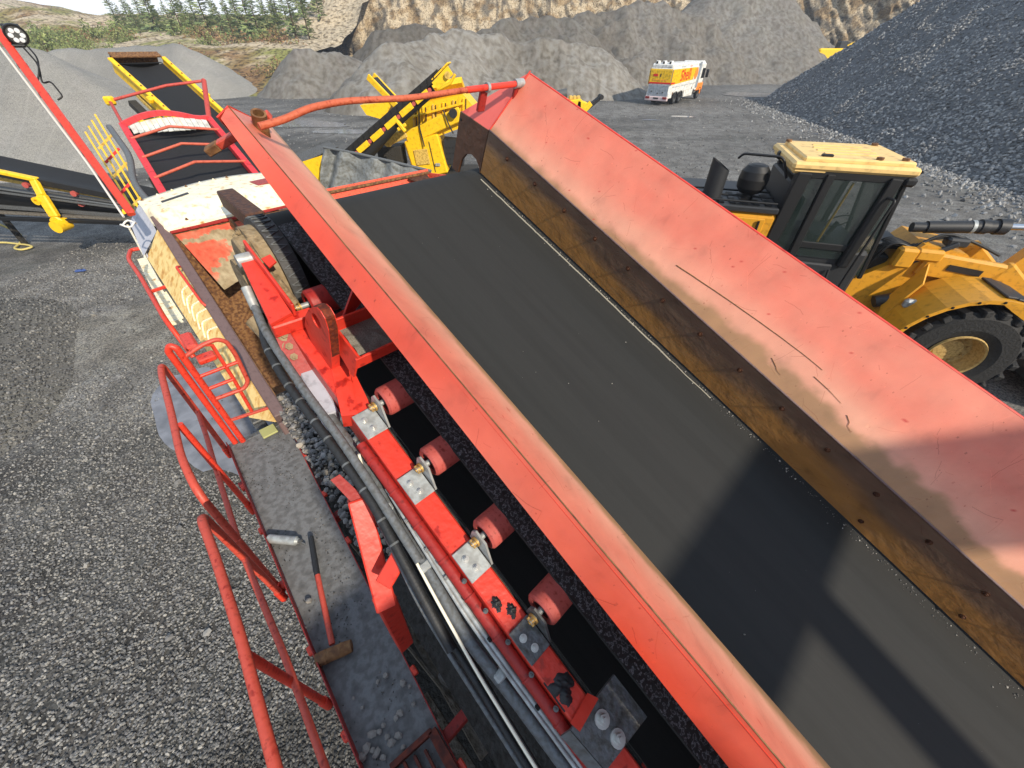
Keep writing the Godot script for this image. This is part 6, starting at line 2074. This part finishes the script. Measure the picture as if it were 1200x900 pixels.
func build_loose() -> void:
	# on the walkway: coordinates of the machine frame, turned with it
	var T := Transform3D(Basis(V(0, 1, 0), deg_to_rad(44.0)), Vector3.ZERO)
	var y := 1.912
	var H := thing("sledge_hammer", "sledge hammer with rusty head and worn red handle lying on the walkway", "hammer", T * V(-0.29, y, -1.6), deg_to_rad(44.0))
	var o := V(-0.29, y, -1.6)
	var s := st()
	tube(s, [V(-0.208, y + 0.04, -1.864) - o, V(-0.323, y + 0.045, -1.36) - o], 0.019, 10)
	put(s, "handle", M.rail_old, H)
	s = st()
	tube(s, [V(-0.123, y + 0.028, -2.19) - o, V(-0.21, y + 0.04, -1.86) - o], 0.02, 10, 0.021)
	put(s, "grip", M.hose, H)
	s = st()
	var ha := V(-0.436, y + 0.045, -1.345) - o
	var hb := V(-0.235, y + 0.045, -1.265) - o
	cyl(s, ha, ha.lerp(hb, 0.3), 0.04, 10, 0.045)
	cyl(s, ha.lerp(hb, 0.3), ha.lerp(hb, 0.7), 0.043, 8)
	cyl(s, ha.lerp(hb, 0.7), hb, 0.045, 10, 0.038)
	put(s, "head", M.rust, H)
	var G := thing("spray_can", "dusty grey metal can lying at the walkway edge", "can", T * V(-0.27, y, -2.3), deg_to_rad(44.0))
	s = st()
	var ga := V(-0.1, 0.034, -0.11)
	var gb := V(0.05, 0.034, 0.06)
	cyl(s, ga, gb, 0.034, 18)
	cyl(s, gb, gb + (gb - ga).normalized() * 0.02, 0.03, 18, 0.02)
	put(s, "can_body", M.galv, G)
	s = st()
	cyl(s, gb + (gb - ga).normalized() * 0.02, gb + (gb - ga).normalized() * 0.045, 0.016, 10)
	bar(s, gb + V(0.02, 0, 0.03), gb + V(0.04, -0.02, 0.07), 0.012, 0.02, V(0, 1, 0), 0.002)
	put(s, "nozzle", M.steel, G)
	# stones lying on the deck
	var spots := [[-0.16, -0.98, 0.05], [-0.21, -0.99, 0.032], [-0.1, -0.87, 0.055], [-0.08, -0.83, 0.035], [-0.36, -1.02, 0.025], [-0.34, -0.94, 0.03], [-0.11, -0.74, 0.04], [-0.19, -0.76, 0.05], [-0.22, -0.76, 0.045], [-0.29, -0.78, 0.04], [-0.36, -0.79, 0.06], [-0.32, -0.77, 0.04], [-0.3, -0.72, 0.045], [-0.25, -0.68, 0.05], [-0.41, -0.76, 0.07], [-0.39, -0.73, 0.045], [-0.38, -0.7, 0.055], [-0.3, -0.68, 0.06], [-0.26, -0.62, 0.04], [-0.36, -0.66, 0.04], [-0.44, -0.74, 0.06], [-0.33, -1.75, 0.06], [-0.42, -1.6, 0.03]]
	var rm := [rock_mesh(501), rock_mesh(502), rock_mesh(503)]
	var stm := mat(Color(0.56, 0.55, 0.54), 0.9, M.mud.albedo_texture, 6.0, M.rust.normal_texture, 0.6)
	var where := ["near the slotted step", "by the rusty toe board", "by the inner edge of the walkway", "in the middle of the walkway"]
	rng.seed = 3
	for i in spots.size():
		var q: Array = spots[i]
		var b := Basis(V(0, 1, 0), rng.randf() * TAU).scaled(Vector3.ONE * q[2])
		var w: String = where[0] if q[1] > -0.72 else where[1] if q[0] < -0.34 else where[2] if q[0] > -0.17 else where[3]
		var r := hang(rm[i % 3], "stone", stm, null, Transform3D(b, T * V(q[0], y + q[2] * 0.22, q[1])))
		tag(r, "grey broken stone lying on the muddy walkway deck " + w, "stone", "stones on the walkway")
	# rope
	s = st()
	tube(s, rounded([V(-17.2, 0.9, -12.6), V(-17.0, 0.5, -13.0), V(-16.75, 0.06, -13.2), V(-16.0, 0.05, -12.4), V(-15.8, 0.05, -11.95), V(-15.42, 0.05, -11.85), V(-15.3, 0.05, -12.1), V(-15.6, 0.05, -12.25), V(-16.6, 0.06, -12.45), V(-18.2, 0.05, -12.2)], 0.2), 0.03, 8)
	tag(put(s, "yellow_rope", M.rope), "loose pale yellow rope looped on the ground below the left conveyor", "rope")
	s = st()
	box(s, V(0.2, 0.05, 0.1), Transform3D(Basis(V(0, 1, 0), 0.4), V(-12.4, 0.04, -10.4)), 0.03)
	box(s, V(0.1, 0.05, 0.12), Transform3D(Basis(V(0, 1, 0), 1.1), V(-12.32, 0.04, -10.43)), 0.02)
	tag(put(s, "blue_rag", mat(Color(0.24, 0.33, 0.55), 0.9)), "small crumpled blue rag on the gravel beside the cream body", "rag")

# ---------------------------------------------------------------- the place
func _ready() -> void:
	var cam := Camera3D.new()
	cam.name = "camera"
	cam.keep_aspect = Camera3D.KEEP_HEIGHT
	cam.fov = 90.0
	cam.near = 0.05
	cam.far = 4000.0
	cam.position = Vector3(0, 4.9, 0)
	cam.rotation_degrees = Vector3(-41.5, 0, 0)
	add_child(cam)
	cam.current = true

	var env := Environment.new()
	env.background_mode = Environment.BG_SKY
	var sky := Sky.new()
	var sm := ProceduralSkyMaterial.new()
	sm.sky_top_color = Color(0.62, 0.7, 0.8)
	sm.sky_horizon_color = Color(0.93, 0.94, 0.95)
	sm.sky_curve = 0.16
	sm.ground_horizon_color = Color(0.6, 0.6, 0.6)
	sm.ground_bottom_color = Color(0.25, 0.25, 0.25)
	sm.sun_angle_max = 1.0
	sm.energy_multiplier = 1.12
	sm.sky_cover = ntex(0.006, [[0.0, Color(0, 0, 0, 1)], [0.45, Color(0.02, 0.02, 0.02, 1)], [0.62, Color(0.4, 0.4, 0.4, 1)], [1.0, Color(0.6, 0.6, 0.6, 1)]], 5, 1024)
	sky.sky_material = sm
	env.sky = sky
	env.tonemap_mode = Environment.TONE_MAPPER_LINEAR
	env.tonemap_exposure = 1.2
	env.ambient_light_source = Environment.AMBIENT_SOURCE_SKY
	env.sdfgi_enabled = true
	env.ssao_enabled = true
	env.ssil_enabled = true
	env.fog_enabled = true
	env.fog_density = 0.0007
	env.fog_light_color = Color(0.8, 0.85, 0.92)
	var we := WorldEnvironment.new()
	we.name = "world_environment"
	we.environment = env
	add_child(we)

	var sun := DirectionalLight3D.new()
	sun.name = "sun"
	sun.light_energy = 1.45
	sun.light_color = Color(1.0, 0.95, 0.87)
	sun.light_angular_distance = 1.0
	sun.shadow_enabled = true
	# the sun stands behind the right shoulder, in line with the feeder belt
	var az := deg_to_rad(44.0 - 4.0)
	var el := deg_to_rad(32.0)
	var to_sun := Vector3(sin(az) * cos(el), sin(el), cos(az) * cos(el))
	add_child(sun)
	sun.look_at_from_position(to_sun * 50.0, Vector3.ZERO)

	nz.seed = 11; nz.frequency = 0.02; nz.fractal_octaves = 4
	nz2.seed = 23; nz2.frequency = 0.012; nz2.fractal_octaves = 5
	nzr.seed = 37; nzr.frequency = 0.02; nzr.fractal_octaves = 3; nzr.noise_type = FastNoiseLite.TYPE_PERLIN
	make_materials()

	build_ground()
	build_hills()
	cliff([Vector2(-52, -122), Vector2(-33, -112), Vector2(-8, -116), Vector2(14, -118), Vector2(40, -120), Vector2(58, -116)], [6.0, 19.0, 26.0, 28.0, 28.0, 30.0], "sunlit tan rock face of the quarry above the sand heaps", 0.15, 0.08)
	cliff([Vector2(52, -118), Vector2(66, -110), Vector2(82, -100), Vector2(96, -80), Vector2(110, -50)], [30.0, 30.0, 30.0, 28.0, 26.0], "dark streaked rock face behind the coarse stone heap", 0.9, 0.16)
	build_heaps()
	build_puddles()
	build_plants()
	build_stones()
	build_machine()
	build_others()

func build_heaps() -> void:
	var lg := Color(0.39, 0.385, 0.365)
	var dg := Color(0.175, 0.17, 0.16)
	var br := Color(0.145, 0.135, 0.118)
	heap("large pale grey heap of fine gravel at the left edge", [Vector3(-62, 5.0, -22), Vector3(-40, 5.2, -26), Vector3(-25.5, 4.8, -27)], 0.72, 0.35, 0.25, lg, lg * 0.8, M.heap)
	heap("pale grey heap behind the yellow stacking conveyor", [Vector3(-52, 4.4, -58), Vector3(-40.6, 4.9, -62)], 0.66, 0.6, 0.3, lg, lg * 0.75, M.heap)
	heap("small rounded grey heap left of the big sand bank", [Vector3(-26.5, 4.1, -63), Vector3(-21, 3.9, -65)], 0.72, 0.5, 0.5, dg * 1.2, dg * 0.95)
	heap("long grey brown sand bank behind the yellow screener", [Vector3(-12.2, 4.8, -50), Vector3(-6, 6.0, -60), Vector3(0, 5.0, -61), Vector3(5, 5.3, -62), Vector3(10.5, 4.6, -62)], 0.7, 0.45, 0.6, lg * 0.66, br * 1.0)
	heap("dark flat topped heap in front of the tan rock face", [Vector3(-19, 6.6, -74), Vector3(-11, 6.9, -76)], 0.85, 0.6, 0.5, br * 0.8, dg * 0.8)
	heap("dark heap with a peaked top behind the sand bank", [Vector3(-4, 7.0, -76), Vector3(2, 7.6, -78), Vector3(9, 7.9, -78)], 0.8, 0.6, 0.6, br * 0.9, dg * 0.9)
	heap("huge brown grey sand mound behind the tanker truck", [Vector3(12, 8.6, -92), Vector3(20, 9.4, -92), Vector3(27, 9.2, -92), Vector3(34, 7.0, -90)], 0.62, 0.6, 1.0, dg * 1.1, br)
	heap("tallest smooth grey mound in front of the dark rock face", [Vector3(37, 13.0, -100), Vector3(46, 14.0, -99)], 0.72, 0.7, 0.5, dg * 1.25, dg)
	heap("steep heap of coarse blue grey stone on the right", [Vector3(43, 12.5, -46), Vector3(39.5, 12.5, -25), Vector3(37, 12.5, -6)], 0.78, 0.4, 0.3, Color(0.2, 0.206, 0.217), Color(0.15, 0.155, 0.164), M.heap)
	heap("low mound of dark gravel at the left edge of the yard", [Vector3(-12.5, 1.3, -6.0), Vector3(-10.6, 1.1, -4.2)], 0.55, 0.12, 0.06, Color(0.2, 0.195, 0.18), Color(0.13, 0.13, 0.125), M.heap)

func build_puddles() -> void:
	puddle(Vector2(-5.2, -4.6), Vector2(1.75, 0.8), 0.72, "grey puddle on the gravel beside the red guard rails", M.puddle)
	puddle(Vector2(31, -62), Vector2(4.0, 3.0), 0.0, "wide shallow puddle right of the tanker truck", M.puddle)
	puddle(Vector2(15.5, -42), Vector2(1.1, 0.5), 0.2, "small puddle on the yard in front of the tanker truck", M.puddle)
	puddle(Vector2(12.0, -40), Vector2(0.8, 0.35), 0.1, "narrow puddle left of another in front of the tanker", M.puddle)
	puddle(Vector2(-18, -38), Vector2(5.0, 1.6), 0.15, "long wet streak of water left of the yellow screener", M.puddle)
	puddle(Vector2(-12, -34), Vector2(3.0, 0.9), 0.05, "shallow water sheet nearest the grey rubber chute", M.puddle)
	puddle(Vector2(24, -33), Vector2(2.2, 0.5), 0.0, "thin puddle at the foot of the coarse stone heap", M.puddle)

func build_plants() -> void:
	var cols := [Color(0.13, 0.18, 0.065), Color(0.18, 0.23, 0.08), Color(0.23, 0.25, 0.11), Color(0.1, 0.14, 0.06)]
	var protos := [spruce(8.0, 1.9, 1, cols), spruce(7.0, 2.2, 2, cols), spruce(9.0, 1.7, 3, cols)]
	rng.seed = 77
	for i in 46:
		var t := i / 45.0
		var z := -rng.randf_range(92.0, 118.0)
		var px := lerpf(132.0, 372.0, t) + rng.randf_range(-4, 4)
		var x := (px - 600.0) / 450.0 * (-z / 1.395)
		var q := rng.randf_range(0.6, 1.2) * (0.75 if t < 0.12 or t > 0.85 else 1.0)
		copy_of(protos[i % 3], "spruce_tree", "", Vector3(x, hill_y(x, z) - 0.3, z), rng.randf() * TAU, Vector3.ONE * q)
		tag(get_child(get_child_count() - 1), "green spruce standing in the row along the rocky hillside", "tree", "spruces along the hillside")
	var sc := [Color(0.17, 0.21, 0.065), Color(0.23, 0.25, 0.09), Color(0.13, 0.17, 0.06)]
	var sp := [shrub(2.2, 2.2, 5, sc), shrub(3.0, 1.8, 6, [Color(0.2, 0.11, 0.06), Color(0.25, 0.17, 0.08), Color(0.16, 0.16, 0.06)])]
	for i in 44:
		var z := -rng.randf_range(66.0, 100.0)
		var px := rng.randf_range(25.0, 330.0) if i > 24 else rng.randf_range(25.0, 140.0)
		var x := (px - 600.0) / 450.0 * (-z / 1.39)
		var b := 0 if i < 30 else 1
		copy_of(sp[b], "shrub", "", Vector3(x, hill_y(x, z) - 0.2, z), rng.randf() * TAU, Vector3.ONE * rng.randf_range(0.8, 1.5))
		tag(get_child(get_child_count() - 1), "low green bush on the heath below the spruces" if b == 0 else "low brown heath bush at the foot of the hillside", "bush", "green bushes below the hillside" if b == 0 else "brown bushes below the hillside")
	for o in protos + sp: o.free()

func build_stones() -> void:
	var cols := [Color(0.145, 0.15, 0.155), Color(0.24, 0.243, 0.245), Color(0.085, 0.088, 0.095), Color(0.32, 0.318, 0.31), Color(0.165, 0.17, 0.18), Color(0.195, 0.2, 0.213)]
	rng.seed = 5
	var spots := []
	var mound := [Vector3(-12.5, 1.3, -6.0), Vector3(-10.6, 1.1, -4.2)]
	var sd: float = mound[0].x * 7.3 + mound[0].z
	while spots.size() < 120000:
		var x := -rng.randf_range(0.9, 14.0)
		var z := rng.randf_range(-13.0, 2.5)
		var d := Vector2(x, z).length()
		if rng.randf() > pow(clampf(3.6 / d, 0.0, 1.0), 1.7): continue
		var k := nz2.get_noise_2d(x * 16.0, z * 16.0) + nz.get_noise_2d(x * 30.0, z * 30.0) * 0.4
		var h := heap_h(mound, 0.55, 0.06, sd, x, z)
		var gy := ground_y(x, z)
		var band := smoothstep(-3.9, -5.2, z - x * 0.2 - 0.5) * smoothstep(-12.0, -6.0, x)
		var mp := Vector2((x + 8.4) / 2.6, (z + 7.6 + 0.25 * (x + 8.4)) / 1.5)
		if h < gy and (rng.randf() < 0.1 + band * 0.85 - k * 0.6 or (mp.length() < 1.1 and rng.randf() < 0.96)): continue
		if h > gy and rng.randf() < 0.1: continue
		var pd := Vector2(x + 5.2, z + 4.6).rotated(-0.72)
		if Vector2(pd.x / 1.6, pd.y / 0.75).length() < 1.0 and rng.randf() < 0.97: continue
		var q := rng.randf_range(0.016, 0.046) * (1.0 + d * 0.02) * (1.35 if h > gy else 1.0)
		var wet := smoothstep(-3.1, -2.2, x + z * 0.35 + nz.get_noise_2d(x * 30.0, z * 30.0) * 1.2) * smoothstep(-4.5, -3.6, z)
		spots.append([Vector3(x, maxf(gy, h) + q * 0.12, z), q, (1.0 - 0.5 * wet) * (0.78 if h > gy else 1.0)])
	for i in 420:
		var x := -rng.randf_range(1.2, 12.0)
		var z := rng.randf_range(-12.0, 1.0)
		spots.append([Vector3(x, ground_y(x, z) + 0.01, z), rng.randf_range(0.05, 0.13)])
	stones("gravel_stones", "loose grey crushed stone covering the yard at left", spots, cols, 100)
	spots = []
	var ridge := [Vector3(43, 12.5, -46), Vector3(39.5, 12.5, -25), Vector3(37, 12.5, -6)]
	sd = ridge[0].x * 7.3 + ridge[0].z
	var blue := [Color(0.25, 0.258, 0.272), Color(0.33, 0.338, 0.35), Color(0.16, 0.165, 0.175), Color(0.4, 0.406, 0.416)]
	while spots.size() < 60000:
		var x := rng.randf_range(16.0, 44.0)
		var z := -rng.randf_range(2.0, 58.0)
		if rng.randf() > pow(clampf(22.0 / Vector2(x, z).length(), 0.0, 1.0), 2.0): continue
		var h := heap_h(ridge, 0.78, 0.3, sd, x, z)
		var gy := ground_y(x, z)
		if h < gy and rng.randf() > exp((h - gy) * 1.1) * 0.8: continue
		var q := rng.randf_range(0.09, 0.26)
		spots.append([Vector3(x, maxf(gy, h) + q * 0.1, z), q])
	stones("coarse_stones", "coarse broken blue grey stone covering the right heap", spots, blue, 200)
	spots = []
	while spots.size() < 9000:   # scattered lumps over the floor and the feet of the sand banks
		var z := -rng.randf_range(9.0, 60.0)
		var x := rng.randf_range(-1.0, 1.0) * (-z * 0.9)
		if absf(x) < 3.0 and z > -14.0: continue
		spots.append([Vector3(x, ground_y(x, z) + 0.01, z), rng.randf_range(0.04, 0.14)])
	stones("scattered_stones", "scattered small stones over the quarry floor", spots, cols, 300)
